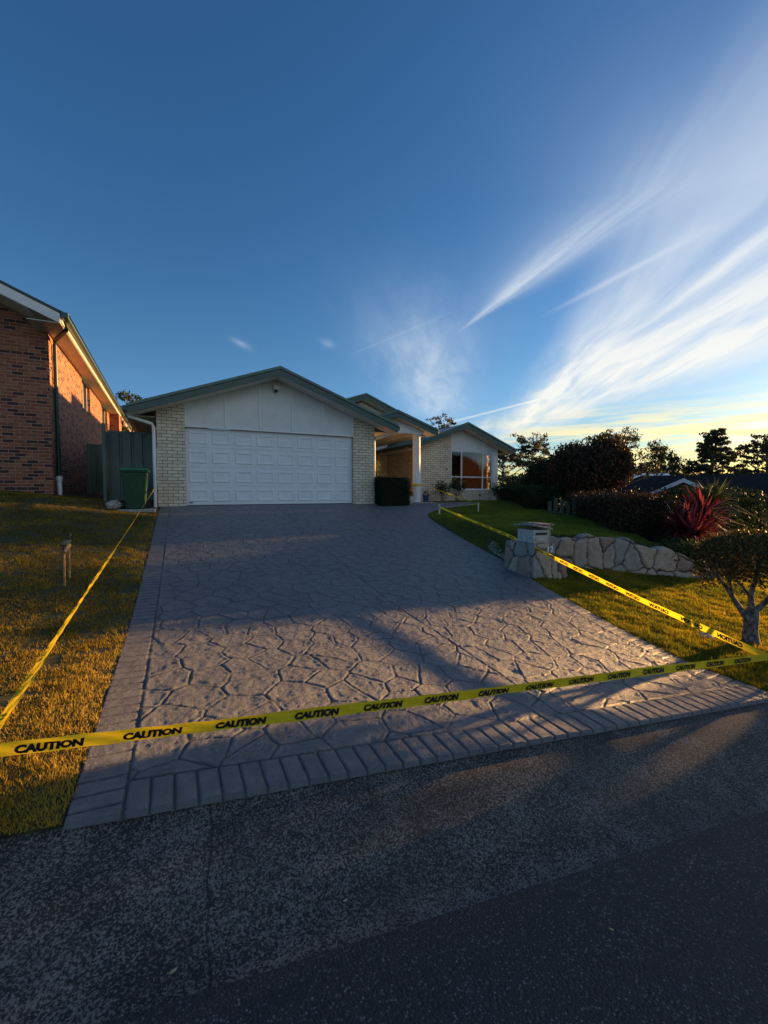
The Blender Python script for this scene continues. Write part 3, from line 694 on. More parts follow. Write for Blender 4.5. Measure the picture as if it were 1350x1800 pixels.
# ================================================================== red-brick neighbour
nb = thing('brick_house', 'tall red and brown brick house with pale barge board at the left edge', 'house', (-6, 18, 1.4))
nzr, nze = 5.87 + .436 * 6.2, 5.87
zn = lambda x: nze + .436 * (-2.14 - x) - .27
w = MB(); w.prism_y([(-14, .8), (-2.7, .8), (-2.7, 5.72), (-8.34, zn(-8.34)), (-14, 5.6)], 14.1, 14.3)
segs = [(14.3, 18.95), (20.7, 23.95), (26.1, 27.1)]
w.box(-2.9, -2.7, 14.3, 27.1, .8, 4.55)
for a0, a1 in segs: w.box(-2.9, -2.7, a0, a1, 4.55, 5.72)
w.box(-2.7, -2.27, 27.1, 27.3, .8, 5.72); w.box(-2.47, -2.27, 27.3, 37, .8, 4.4)
for a0, a1 in ((27.3, 28.4), (29.8, 31.2), (32.6, 34.0), (35.4, 37)): w.box(-2.47, -2.27, a0, a1, 4.4, 5.72)
part(w, 'wall', 'red_brick', nb)
for a0, a1, xw in ((18.95, 20.7, -2.7), (23.95, 26.1, -2.7), (28.4, 29.8, -2.27), (31.2, 32.6, -2.27), (34.0, 35.4, -2.27)):
    zb = 4.55 if xw < -2.5 else 4.4
    w = MB(); t = .06
    w.box(xw - .16, xw - .10, a0, a0 + t, zb, 5.70); w.box(xw - .16, xw - .10, a1 - t, a1, zb, 5.70); mid = (a0 + a1) / 2
    w.box(xw - .16, xw - .10, mid - .03, mid + .03, zb, 5.70)
    w.box(xw - .158, xw - .102, a0 + t, mid - .03, zb, zb + t); w.box(xw - .158, xw - .102, mid + .03, a1 - t, zb, zb + t)
    w.box(xw - .158, xw - .102, a0 + t, mid - .03, 5.64, 5.698); w.box(xw - .158, xw - .102, mid + .03, a1 - t, 5.64, 5.698)
    wn = part(w, 'window', 'cream', nb)
    w = MB(); w.box(xw - .14, xw - .13, a0 + t, mid - .03, zb + t, 5.64); w.box(xw - .14, xw - .13, mid + .03, a1 - t, zb + t, 5.64); part(w, 'pane', 'dark_glass', wn)
w = MB(); w.prism_y([(-2.10, nze), (-8.34, nzr), (-14.6, nze), (-14.6, nze - .06), (-8.34, nzr - .065), (-2.10, nze - .06)], 13.2, 38); rf = part(w, 'roof', 'dark_green', nb)
w = MB(); w.prism_y([(-2.28, nze - .015), (-8.34, nzr - .07), (-14.4, nze - .1), (-14.4, nze - .32), (-8.34, nzr - .33), (-2.28, nze - .245)], 13.16, 13.198); part(w, 'barge_board', 'white', rf)
w = MB(); w.box(-2.28, -2.25, 13.21, 38, nze - .22, nze - .065); part(w, 'fascia', 'cream', rf)
w = MB(); w.box(-2.249, -2.10, 13.12, 38, nze - .13, nze + .02); part(w, 'gutter', 'green_fascia', rf, .015)
w = MB(); w.box(-2.95, -2.281, 13.21, 38, nze - .235, nze - .222); part(w, 'soffit', 'soffit', rf)
w = MB(); w.prism_y([(-2.9, nze - .30 + .33), (-8.34, nzr - .28), (-14.4, nze - .28), (-14.4, nze - .30), (-8.34, nzr - .30), (-2.9, nze + .01)], 13.2, 14.09); part(w, 'gable_soffit', 'soffit', rf)
w = MB(); w.tube([(-2.2, 13.45, nze - .12), (-2.22, 13.5, nze - .30), (-2.6, 14.3, nze - .36), (-2.63, 14.42, nze - .45), (-2.63, 14.42, 1.9)], .052, 12); part(w, 'downpipe', 'dark_green', nb)
w = MB(); w.tube([(-2.63, 14.42, 1.92), (-2.63, 14.42, 1.5), (-2.60, 14.36, 1.3)], .062, 12); w.tube([(-2.63, 14.42, 1.93), (-2.63, 14.42, 1.80)], .075, 12); part(w, 'drain_pipe', 'white_pvc', nb)

# ================================================================== steel fences
def fence(label, x0, x1, y, z0, z1, post=True):
    t = thing('steel_fence', label, 'fence', ((x0 + x1) / 2, y, z0), 'green steel fence panels beside the houses')
    w = MB(); n = max(2, int((x1 - x0) / .25)); pts = []
    p_ = (x1 - x0) / n
    for k in range(n):
        xa = x0 + k * p_
        pts += [(xa, 0), (xa + p_ * .72, 0), (xa + p_ * .78, .035), (xa + p_ * .94, .035)]
    pts.append((x1, 0))
    vs = [(x, y + d, z) for x, d in pts for z in (z0 + .03, z1 - .03)]
    w.add(vs, [(2 * k, 2 * k + 2, 2 * k + 3, 2 * k + 1) for k in range(len(pts) - 1)])
    part(w, 'sheet', 'fence_green', t)
    part(MB().box(x0, x1, y - .012, y + .05, z1 - .03, z1 + .02), 'rail', 'fence_green', t, .004); part(MB().box(x0, x1, y - .012, y + .05, z0 - .02, z0 + .029), 'rail', 'fence_green', t, .004)
    w = MB(); w.box(x0 - .055, x0 - .002, y - .02, y + .055, z0 - .15, z1 + .03); part(w, 'post', 'fence_green', t, .004)
    return t
fence('ribbed green steel fence panel directly behind the wheelie bin', -1.33, -.26, 13.4, 1.30, 3.09)
fence('dark green steel fence panel between the red brick wall and the taller panel', -2.62, -1.5, 19.4, 1.45, 3.27)
t = thing('steel_fence', 'narrow edge-on green fence return just left of the ribbed panel', 'fence', (-1.42, 13.5, 1.3), 'green steel fence panels beside the houses')
w = MB(); w.box(-1.47, -1.40, 13.0, 13.06, 1.1, 3.24); part(w, 'post', 'fence_green', t, .004)
w = MB(); w.box(-1.45, -1.42, 13.061, 21, 1.2, 3.10); part(w, 'sheet', 'fence_green', t)

# ================================================================== wheelie bin
bn = thing('wheelie_bin', 'green wheelie bin with lighter lid standing against the fence', 'bin', (-.70, 11.98, 1.07))
w = MB(); P0 = [(-.20, -.24), (.20, -.24), (.20, .22), (-.20, .22)]; P1 = [(-.27, -.33), (.27, -.33), (.27, .30), (-.27, .30)]
vs = [(-.70 + a_, 11.98 + b_, 1.10) for a_, b_ in P0] + [(-.70 + a_, 11.98 + b_, 1.97) for a_, b_ in P1]
w.add(vs, [(3, 2, 1, 0), (4, 5, 6, 7), (0, 1, 5, 4), (1, 2, 6, 5), (2, 3, 7, 6), (3, 0, 4, 7)]); part(w, 'body', 'bin_green', bn, .03)
w = MB(); w.box(-1.0, -.40, 11.62, 12.30, 1.965, 2.01); part(w, 'rim', 'bin_green', bn, .015)
w = MB(); w.add([(-1.01, 11.60, 2.012), (-.39, 11.60, 2.012), (-.39, 12.30, 2.012), (-1.01, 12.30, 2.012), (-.97, 11.66, 2.055), (-.43, 11.66, 2.055), (-.45, 12.26, 2.085), (-.95, 12.26, 2.085)],
               [(3, 2, 1, 0), (4, 5, 6, 7), (0, 1, 5, 4), (1, 2, 6, 5), (2, 3, 7, 6), (3, 0, 4, 7)]); part(w, 'lid', 'lid_green', bn, .012)
w = MB(); w.tube([(-.98, 12.34, 2.0), (-.42, 12.34, 2.0)], .016, 8); part(w, 'handle', 'bin_green', bn)
for x in (-.97, -.47):
    w = MB(); w.tube([(x, 12.22, 1.17), (x + .05, 12.22, 1.17)], .10, 18); part(w, 'wheel', 'black', bn)
w = MB(); w.add([(-.78, 11.682, 1.78), (-.62, 11.682, 1.72), (-.75, 11.690, 1.62), (-.78, 11.678, 1.78), (-.62, 11.678, 1.72), (-.75, 11.686, 1.62)], [(2, 1, 0), (3, 4, 5), (0, 1, 4, 3), (1, 2, 5, 4), (2, 0, 3, 5)]); part(w, 'sticker', 'digit', bn)
w = MB(); w.prism_z([(-1.05, 11.6), (-.28, 11.55), (-.26, 12.7), (-1.2, 12.8)], 1.02, 1.095)
tag(part(w, 'concrete_pad', 'stone_slab', None, .01), kind='structure')
w = MB(); RR = random.Random(4)
def rock(c, r, seed):
    rr = random.Random(seed); ph = (1 + 5 ** .5) / 2; V_ = []
    n1, n2 = 7, 10; vs = []; fs = []
    for i in range(n1 + 1):
        for j in range(n2):
            th = math.pi * i / n1; k = 1 + rr.uniform(-.16, .16)
            vs.append((c[0] + r[0] * k * math.sin(th) * math.cos(2 * math.pi * j / n2), c[1] + r[1] * k * math.sin(th) * math.sin(2 * math.pi * j / n2), c[2] + r[2] * k * math.cos(th)))
    for i in range(n1):
        for j in range(n2): fs.append((i * n2 + j, (i + 1) * n2 + j, (i + 1) * n2 + (j + 1) % n2, i * n2 + (j + 1) % n2))
    return vs, fs
w.add(*rock((-1.15, 11.9, 1.20), (.17, .12, .11), 3)); tag(part(w, 'rock', 'slate', None), 'rough brown rock lying at the foot of the fence beside the bin', 'rock')

# ================================================================== water meter
mt = thing('water_meter', 'copper and brass water meter standing on two pipes in the side lawn', 'water meter', (-1.22, 6.85, .33))
za, zb = H(-1.17, 6.55) - .05, H(-1.20, 7.1) - .05
w = MB(); w.tube([(-1.17, 6.50, za), (-1.165, 6.5, za + .48)], [.015] * 2, 10); part(w, 'pipe', 'copper', mt)
w = MB(); w.tube([(-1.17, 6.80, zb), (-1.165, 6.80, zb + .50)], [.014] * 2, 10); part(w, 'pipe', 'copper', mt)
w = MB(); w.tube([(-1.166, 6.48, .76), (-1.163, 6.56, .78), (-1.16, 6.74, .85), (-1.16, 6.82, .87)], [.022, .03, .03, .02], 12); w.lathe([(.045, 0), (.05, .03), (.05, .07), (.03, .09)], (-1.162, 6.65, .80), 16); part(w, 'meter_body', 'brass', mt)
w = MB(); w.lathe([(.012, 0), (.012, .04), (.03, .045), (.03, .06)], (-1.165, 6.50, .79), 10); part(w, 'tap', 'black', mt); w = MB(); w.lathe([(.012, 0), (.012, .05), (.028, .055), (.028, .07)], (-1.16, 6.81, .89), 10); part(w, 'tap', 'black', mt)
w = MB(); w.prism_z([(-2.3, 5.5), (-1.72, 5.52), (-1.70, 5.72), (-2.3, 5.75)], H(-1.9, 5.6) - .05, H(-1.8, 5.6) + .035)
tag(part(w, 'cover_slab', 'stone_slab', None, .01), 'grey concrete cover slab in the lawn at the left edge', 'slab')

# ================================================================== stone wall and mailbox pillar
def stonemat():
    m, nt, b = mat('sandstone_face'); v = coord(nt, 'World')
    s1 = nt.nodes.new('ShaderNodeAttribute'); s1.attribute_name = 'rnd'; s2 = nt.nodes.new('ShaderNodeAttribute'); s2.attribute_name = 'joint'
    r_ = X(nt, s1.outputs['Fac']); j = X(nt, s2.outputs['Fac'])
    n1 = noise(nt, v, 9, 6, .65, .6); n2 = noise(nt, v, 60, 4, .7)
    c_ = mixc(nt, r_.ss(.1, .6), (.30, .27, .24), (.46, .35, .24)); c_ = mixc(nt, r_.ss(.84, .9), c_, (.33, .21, .15))
    c_ = mixc(nt, n1.ss(.45, .7) * .6, c_, (.24, .15, .10)); c_ = mixc(nt, n2.ss(.45, .7) * .35, c_, (.50, .46, .40))
    c_ = mixc(nt, j, c_, (.05, .04, .035)); setc(nt, b, c_); b.inputs['Roughness'].default_value = .88
    bump(nt, b, n1 * .6 + n2 * .5, .8, .012); return m
M['stone'] = stonemat()
def stone_mesh(name, path, prof_h, size, seed, material, parent=None, closed=False, thick=.28, base=None, step=.018, taper=0.0):
    """masonry: path = plan points, outside on the right-hand side of travel"""
    pts = [np.array(p, float) for p in path] + ([np.array(path[0], float)] if closed else [])
    seg = [np.linalg.norm(pts[i + 1] - pts[i]) for i in range(len(pts) - 1)]; Lt = sum(seg); n = int(Lt / step)
    cum = np.concatenate([[0], np.cumsum(seg)]); us = np.linspace(0, Lt, n)
    PX_ = np.interp(us, cum, [p[0] for p in pts]); PY_ = np.interp(us, cum, [p[1] for p in pts])
    tx = np.gradient(PX_); ty = np.gradient(PY_)
    k = 9; ker = np.ones(k) / k
    if not closed: tx = np.convolve(np.pad(tx, k // 2, 'edge'), ker, 'valid'); ty = np.convolve(np.pad(ty, k // 2, 'edge'), ker, 'valid')
    L_ = np.hypot(tx, ty); nx_, ny_ = ty / L_, -tx / L_
    b_ = np.array([H(x, y) for x, y in zip(PX_, PY_)]) - .06 if base is None else np.full(n, base)
    hh = np.array([prof_h(u / Lt) for u in us])
    nv = int((hh.max() - b_.min()) / step) + 2; tv = np.linspace(0, 1, nv)
    U = np.repeat(us[:, None], nv, 1); Zz = b_[:, None] + (hh - b_)[:, None] * tv[None, :]
    uu = U * 1.15 + .05 * (fbm(U, Zz, .15, seed) - .5) * 2; vv = Zz * .8 + .05 * (fbm(U, Zz, .15, seed + 5) - .5) * 2
    _, e, cid_ = voro(uu, vv, size * 1.1, 1.0, seed, .95)
    g = 1 - sstep(e, .004, .016); bul = .030 * np.clip(e / .05, 0, 1) ** .5 + .045 * (fbm(U, Zz, .16, seed + 8, 5) - .5) + .030 * (cid_ - .5)
    d = bul * (1 - g) - .006 * g - taper * tv[None, :]
    X_ = PX_[:, None] + nx_[:, None] * d; Y_ = PY_[:, None] + ny_[:, None] * d
    V = [np.stack([X_, Y_, Zz], -1)]; G = [g]; CI = [cid_]
    if not closed:                                                   # top and back face
        for frac, zf in ((.33, .01), (.66, .0), (1.0, -.02), (1.0, -.5)):
            V.append(np.stack([PX_ - nx_ * thick * frac, PY_ - ny_ * thick * frac, hh + zf + .012 * (cid_[:, -1] - .5)], -1)[:, None, :]); G.append(g[:, -1:]); CI.append(cid_[:, -1:])
    V = np.concatenate(V, 1); G = np.concatenate(G, 1); CI = np.concatenate(CI, 1); m_ = V.shape[1]
    i = (np.arange(n - 1)[:, None] * m_ + np.arange(m_ - 1)[None, :]).ravel()
    F = np.stack([i, i + m_, i + m_ + 1, i + 1], -1)
    me = npmesh(name, V.reshape(-1, 3), F, CI.ravel(), True); at = me.attributes.new('joint', 'FLOAT', 'POINT'); at.data.foreach_set('value', G.astype(np.float32).ravel())
    return link(name, me, material, parent)
wallp = [(6.22, 6.75), (6.38, 6.35), (6.62, 6.07), (7.0, 5.90), (7.45, 5.75), (7.85, 5.55), (8.2, 5.35), (8.6, 5.15), (8.95, 5.00), (9.3, 4.82), (9.8, 4.66)]
def wh(t): return float(np.interp(t, [0, .12, .2, .35, .5, .58, .66, .8, .84, 1], [.44, .50, .58, .62, .60, .52, .40, .32, .18, .08]) + .03 * math.sin(t * 37) + .02 * math.sin(t * 71))
o = stone_mesh('stone_retaining_wall', wallp, wh, .33, 14, M['stone'], None, False, .3)
tag(o, 'curved sandstone retaining wall holding up the front lawn', 'stone wall')
# pillar with letterbox
mb_ = thing('mailbox_pillar', 'crazy-paved stone letterbox pillar numbered 12 at the driveway edge', 'mailbox', (5.85, 5.8, .05))
pp = [(5.60, 6.15), (5.62, 5.48), (6.08, 5.42), (6.20, 6.05)]
stone_mesh('pillar', pp, lambda t: .60, .30, 23, M['stone'], mb_, True, base=-.08, taper=.03)
w = MB(); w.prism_z([(5.63, 6.12), (5.66, 5.51), (6.05, 5.46), (6.16, 6.02)], .585, .612); part(w, 'pillar_top', 'slate', mb_, .004)
w = MB(); w.prism_z([(5.66, 5.92), (5.64, 5.52), (5.95, 5.47), (6.0, 5.88)], .613, .84); lb = part(w, 'letterbox', 'letterbox', mb_, .008)
w = MB(); w.box(-.12, .12, -.008, .0, -.018, .018); o = part(w, 'mail_slot', 'black', lb); o.matrix_world = Matrix.Translation((5.80, 5.488, .775)) @ Matrix.Rotation(R(-9.2), 4, 'Z')
w = MB(); w.box(-.115, .115, -.012, .0, -.05, .02); o = part(w, 'slot_flap', 'letterbox', lb, .003); o.matrix_world = Matrix.Translation((5.80, 5.486, .70)) @ Matrix.Rotation(R(-9.2), 4, 'Z')
w = MB(); w.prism_z([(5.96, 5.95), (5.955, 5.56), (6.08, 5.54), (6.10, 5.93)], .613, .90); part(w, 'pillar_block', 'stone', mb_, .006)
w = MB(); vs = [(5.60, 5.98, .90), (5.58, 5.48, .925), (5.98, 5.41, .845), (6.0, 5.92, .845)]; w.add(vs + [(x, y, z + .028) for x, y, z in vs], [(3, 2, 1, 0), (4, 5, 6, 7), (0, 1, 5, 4), (1, 2, 6, 5), (2, 3, 7, 6), (3, 0, 4, 7)]); part(w, 'cap_slab', 'slate', mb_, .005)
w = MB(); vs = [(5.84, 6.0, .925), (5.86, 5.56, .92), (6.13, 5.52, .905), (6.14, 5.98, .905)]; w.add(vs + [(x, y, z + .03) for x, y, z in vs], [(3, 2, 1, 0), (4, 5, 6, 7), (0, 1, 5, 4), (1, 2, 6, 5), (2, 3, 7, 6), (3, 0, 4, 7)]); part(w, 'cap_slab', 'slate', mb_, .005)
# text helper
def text_mesh(s, shear=0.0, off=0.0, ext=0.0):
    cu = bpy.data.curves.new('t', 'FONT'); cu.body = s; cu.shear = shear; cu.offset = off; cu.extrude = ext; cu.resolution_u = 3
    o = bpy.data.objects.new('t', cu); C.objects.link(o); bpy.context.view_layer.update()
    me = bpy.data.meshes.new_from_object(o.evaluated_get(bpy.context.evaluated_depsgraph_get()))
    bpy.data.objects.remove(o); return me
me = text_mesh('12', 0, .02, .06); vs = np.array([v.co[:] for v in me.vertices]); x0, x1 = vs[:, 0].min(), vs[:, 0].max(); y1 = vs[:, 1].max(); sc = .105 / y1
for v_ in me.vertices: v_.co = ((v_.co.x - (x0 + x1) / 2) * sc, v_.co.y * sc, v_.co.z * sc)
me.name = 'house_number'; o = link('house_number', me, M['digit'], mb_); o.matrix_world = Matrix.Translation((5.93, 5.405, .455)) @ Matrix.Rotation(R(-7.5), 4, 'Z') @ Matrix.Rotation(R(90), 4, 'X')
# low stone stub beside it
o = stone_mesh('pillar_buttress', [(6.10, 5.95), (6.13, 5.40), (6.34, 5.42), (6.36, 5.95)], lambda t: .30, .26, 51, M['stone'], mb_, True, base=-.10, taper=.04)
w = MB(); w.prism_z([(6.12, 5.93), (6.15, 5.44), (6.31, 5.45), (6.33, 5.93)], .28, .305); part(w, 'buttress_top', 'slate', mb_)
# pebbles by the pillar
V = []; F = []
for k in range(260):
    t = random.random(); x = 5.98 + t * .22 + random.uniform(-.05, .12); y = 6.35 + t * 1.0
    x = max(x, float(xR(y)) + .05); z = H(x, y) + .012; r = random.uniform(.006, .012)
    vs, fs = rock((x, y, z), (r, r * .8, r * .6), k); V.append(np.array(vs)); F.append(np.array(fs) + k * len(vs))
tag(link('pebble_bed', npmesh('pebble_bed', np.concatenate(V), np.concatenate(F), smooth=True), M['pebble']), kind='stuff')

# ================================================================== stakes and tape
def stake(label, x, y, h, tilt=0):
    z = H(x, y); w = MB(); s_ = .019
    w.add([(x - s_, y - s_, z - .1), (x + s_, y - s_, z - .1), (x + s_, y + s_, z - .1), (x - s_, y + s_, z - .1), (x - s_ + tilt, y - s_, z + h), (x + s_ + tilt, y - s_, z + h), (x + s_ + tilt, y + s_, z + h), (x - s_ + tilt, y + s_, z + h)],
          [(3, 2, 1, 0), (4, 5, 6, 7), (0, 1, 5, 4), (1, 2, 6, 5), (2, 3, 7, 6), (3, 0, 4, 7)])
    return tag(part(w, 'stake', 'stake_wood', None, .004), label, 'stake', 'short timber stakes holding the tape')
stake('short pale stake at the curved edge of the driveway', 7.03, 10.50, .31)
stake('short pale stake out on the lawn in front of the rose bushes', 8.84, 11.0, .29, .01)
CAU = text_mesh('CAUTION', .20, .075)
cv = np.array([v.co[:] for v in CAU.vertices]); cx0, cx1 = cv[:, 0].min(), cv[:, 0].max(); cy0, cy1 = cv[:, 1].min(), cv[:, 1].max()
cf = [list(p.vertices) for p in CAU.polygons]
def tape(label, pts, width, side=1, mirror=False, period=.372, phase=0.05, tl=.228, txt=True, twist=None, sag=0.0, name='caution_tape', group='yellow caution tape around the driveway'):
    P_ = [np.array(p, float) for p in pts]; seg = [np.linalg.norm(P_[i + 1] - P_[i]) for i in range(len(P_) - 1)]; cum = np.concatenate([[0], np.cumsum(seg)]); Lt = cum[-1]
    def at_(s_, v_):
        s_ = np.clip(s_, 0, Lt)
        c_ = np.stack([np.interp(s_, cum, [p[k] for p in P_]) for k in range(3)], -1)
        c_[:, 2] -= sag * 4 * (s_ / Lt) * (1 - s_ / Lt)
        e = P_[-1] - P_[0]; e = e / np.linalg.norm(e); nrm = np.array([e[1], -e[0], 0.0]) * side; nrm /= np.linalg.norm(nrm)
        tw = (twist(s_ / Lt) if twist else 0.0 * s_) + .10 * np.sin(s_ * 2.7) + .05 * np.sin(s_ * 7.1 + 1)
        upv = np.stack([nrm[0] * np.sin(tw), nrm[1] * np.sin(tw), np.cos(tw)], -1)
        nn = np.stack([nrm[0] * np.cos(tw), nrm[1] * np.cos(tw), -np.sin(tw)], -1)
        wv = .0018 * np.sin(s_ * 31 + v_ * 3) + .0012 * np.sin(v_ * 9 + s_ * 5)
        return c_ + upv * (v_ * width / 2)[:, None] + nn * wv[:, None], nn
    n = max(12, int(Lt / .012)); nv = 9
    ss_, vv = np.meshgrid(np.linspace(0, Lt, n), np.linspace(-1, 1, nv)); p, _ = at_(ss_.ravel(), vv.ravel())
    i = (np.arange(nv - 1)[:, None] * n + np.arange(n - 1)[None, :]).ravel()
    o = link(name, npmesh(name, p, np.stack([i, i + 1, i + n + 1, i + n], -1), smooth=True), M['tape'])
    tag(o, label, 'caution tape', group)
    if txt:
        V_ = []; F_ = []; k = 0; s0 = phase
        while s0 + tl < Lt:
            u = (cv[:, 0] - cx0) / (cx1 - cx0); v_ = ((cv[:, 1] - cy0) / (cy1 - cy0) - .5) * 1.25
            if mirror: u = 1 - u
            q_, nn = at_(s0 + u * tl, v_); q_ = q_ + nn * .006
            me = bpy.data.meshes.new('lettering'); me.from_pydata(q_.tolist(), [], cf); me.update(); link('lettering', me, M['text'], o); s0 += period
    return o
CR = (4.74, 1.86, .035)
tape('yellow caution tape stretched across the front of the driveway', [(-.80, 2.16, .505), (1.4, 2.06, .312), (3.2, 1.97, .165), CR], .064, 1, False, .372, .235, .235, sag=.012, twist=lambda t: .1 + .12 * np.sin(t * 5))
tape('yellow caution tape running past the letterbox pillar with its letters reversed', [(7.03, 10.47, 1.06), (6.05, 6.6, .66), (5.55, 5.1, .49), (4.9, 3.1, .25), CR], .064, 1, True, .372, 2.6, .235, sag=.02, twist=lambda t: .25 - .25 * t)
tape('yellow caution tape along the left lawn from the garage downpipe', [(-.30, 12.53, 1.60), (-.50, 7.5, 1.02), (-.62, 3.9, .66), (-.68, 1.97, .47)], .055, -1, False, .372, .1, .235, twist=lambda t: .15 + .95 * t)
tape('pale folded caution tape joining the two short stakes', [(7.03, 10.48, 1.05), (8.84, 10.98, 1.12)], .03, 1, txt=False, twist=lambda t: 1.1 + 0 * t)
tape('caution tape slanting from the porch column down to the lawn stake', [(7.93, 13.05, 1.78), (8.84, 11.02, 1.13)], .045, 1, txt=True, phase=.2, twist=lambda t: .5 + .8 * np.sin(t * 8))
w = MB(); w.lathe([(.147, 0), (.150, .005), (.150, .085), (.147, .09)], (7.80, 13.1, 1.70), 32); tag(part(w, 'caution_tape', M['tape'], None), 'yellow caution tape wound round the white porch column', 'caution tape', 'yellow caution tape around the driveway')
stake('timber stake at the roadside end of the tape beyond the right edge', 4.80, 1.85, .42)

# ================================================================== planting near the house
def hedge(name, label, cat, box_, n, size, m_, rz=0, group=None, core=.06, ragged=.02):
    x0, x1, y0, y1, z0, z1 = box_; cx, cy = (x0 + x1) / 2, (y0 + y1) / 2
    t = thing(name, label, cat, (cx, cy, z0), group)
    hx, hy = (x1 - x0) / 2, (y1 - y0) / 2
    ar = np.array([2 * hy * (z1 - z0), 2 * hy * (z1 - z0), 2 * hx * (z1 - z0), 2 * hx * (z1 - z0), 4 * hx * hy]); pr = ar / ar.sum()
    f_ = RNG.choice(5, n, p=pr); u = RNG.uniform(-1, 1, n); v_ = RNG.random(n)
    X_ = np.where(f_ == 0, -hx, np.where(f_ == 1, hx, u * hx)); Y_ = np.where(f_ == 2, -hy, np.where(f_ == 3, hy, np.where(f_ == 4, (v_ * 2 - 1) * hy, u * hy)))
    Z_ = np.where(f_ == 4, z1, z0 + v_ * (z1 - z0)); rag = RNG.normal(size=(n, 3)) * ragged
    lump = (fbm(X_ * 1.0 + Y_, Z_ + Y_ * .7, .35, 5, 3) - .5) * ragged * 5
    c_, s_ = math.cos(rz), math.sin(rz)
    sc = 1 + lump / max(.2, min(hx, hy) * 2)
    Xr, Yr = X_ * sc, Y_ * sc; Z_ = z0 + (Z_ - z0) * (1 + lump * .3)
    P_ = np.stack([cx + Xr * c_ - Yr * s_, cy + Xr * s_ + Yr * c_, Z_], -1) + rag
    leaves('foliage', P_, size, M[m_], t)
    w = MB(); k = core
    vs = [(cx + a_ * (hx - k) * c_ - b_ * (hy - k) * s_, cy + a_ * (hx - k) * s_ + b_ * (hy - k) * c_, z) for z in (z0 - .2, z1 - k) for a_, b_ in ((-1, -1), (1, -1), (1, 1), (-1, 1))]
    w.add(vs, [(3, 2, 1, 0), (4, 5, 6, 7), (0, 1, 5, 4), (1, 2, 6, 5), (2, 3, 7, 6), (3, 0, 4, 7)]); part(w, 'dark_core', M['mulch'], t)  # solid dark box added inside the leaves for the hedge's inner shade
    return t
hedge('box_hedge', 'very dark clipped box hedge cube between the garage and the porch column', 'hedge', (5.98, 6.98, 12.12, 12.85, 1.08, 1.95), 22000, .032, 'leaf_box')
def shrub(name, label, cat, c, r, h, nst, nl, size, m_, group=None, flowers=0, tiltout=.6, name_leaf='foliage', stemm='bark', up=.0):
    t = thing(name, label, cat, c, group); w = MB(); P_ = []
    for k in range(nst):
        a_ = 2 * math.pi * (k + random.random() * .6) / nst; ro = r * random.uniform(.35, 1.0); hh = h * random.uniform(.65, 1.0)
        p0 = Vector(c) + Vector((random.uniform(-.04, .04), random.uniform(-.04, .04), -.03)); p3 = Vector(c) + Vector((math.cos(a_) * ro, math.sin(a_) * ro, hh))
        pm = p0.lerp(p3, .5) + Vector((random.uniform(-.06, .06) - math.cos(a_) * ro * .15 * tiltout, random.uniform(-.06, .06), hh * .08))
        w.tube([p0, pm, p3], [.010, .007, .003], 6)
        for j in range(2):
            q0 = pm.lerp(p3, random.uniform(0, .6)); q1 = q0 + Vector((random.uniform(-.2, .2) * r * 1.5, random.uniform(-.2, .2) * r * 1.5, random.uniform(.05, .25) * h)); w.tube([q0, q1], [.005, .002], 5)
            for i in range(nl // (nst * 4)): P_.append(q0.lerp(q1, random.uniform(.2, 1.05)) + Vector(np.random.default_rng(k * 97 + j * 13 + i).normal(size=3) * .045))
        for i in range(nl // (nst * 2)): P_.append((pm if random.random() < .3 else p0.lerp(pm, .8)).lerp(p3, random.random() ** .7) + Vector(np.random.default_rng(k * 31 + i).normal(size=3) * .05))
    part(w, 'stems', stemm, t); leaves(name_leaf, np.array([tuple(p) for p in P_]), size, M[m_], t, .6)
    for k in range(flowers):
        p = random.choice(P_); w = MB()
        for j in range(9):
            a_ = j * 2.4; rr = .012 + .003 * j; w.add(*rock((p.x + math.cos(a_) * rr, p.y + math.sin(a_) * rr, p.z + .06 + .01 * (j % 3)), (.022, .022, .014), j + k))
        part(w, 'flower', 'petal', t)
    return t
g_ = 'rose bushes in front of the window'
shrub('rose_bush', 'leafy rose bush against the brick left of the window', 'rose bush', (9.75, 14.35, 1.02), .42, .95, 12, 900, .055, 'leaf_mid', g_)
shrub('rose_bush', 'dark rose bush in front of the left window pane', 'rose bush', (10.45, 14.35, 1.02), .34, 1.15, 11, 900, .055, 'leaf_dark', g_)
shrub('rose_bush', 'rose bush with white blooms at the right corner of the window', 'rose bush', (12.55, 14.30, 1.02), .42, .95, 13, 1000, .06, 'leaf_mid', g_, 7)
shrub('tall_shrub', 'thin shrub with sunlit yellow put into its leaf colour behind the dark box hedge', 'shrub', (6.42, 13.6, 1.15), .28, 1.45, 9, 700, .05, 'leaf_sunlit')
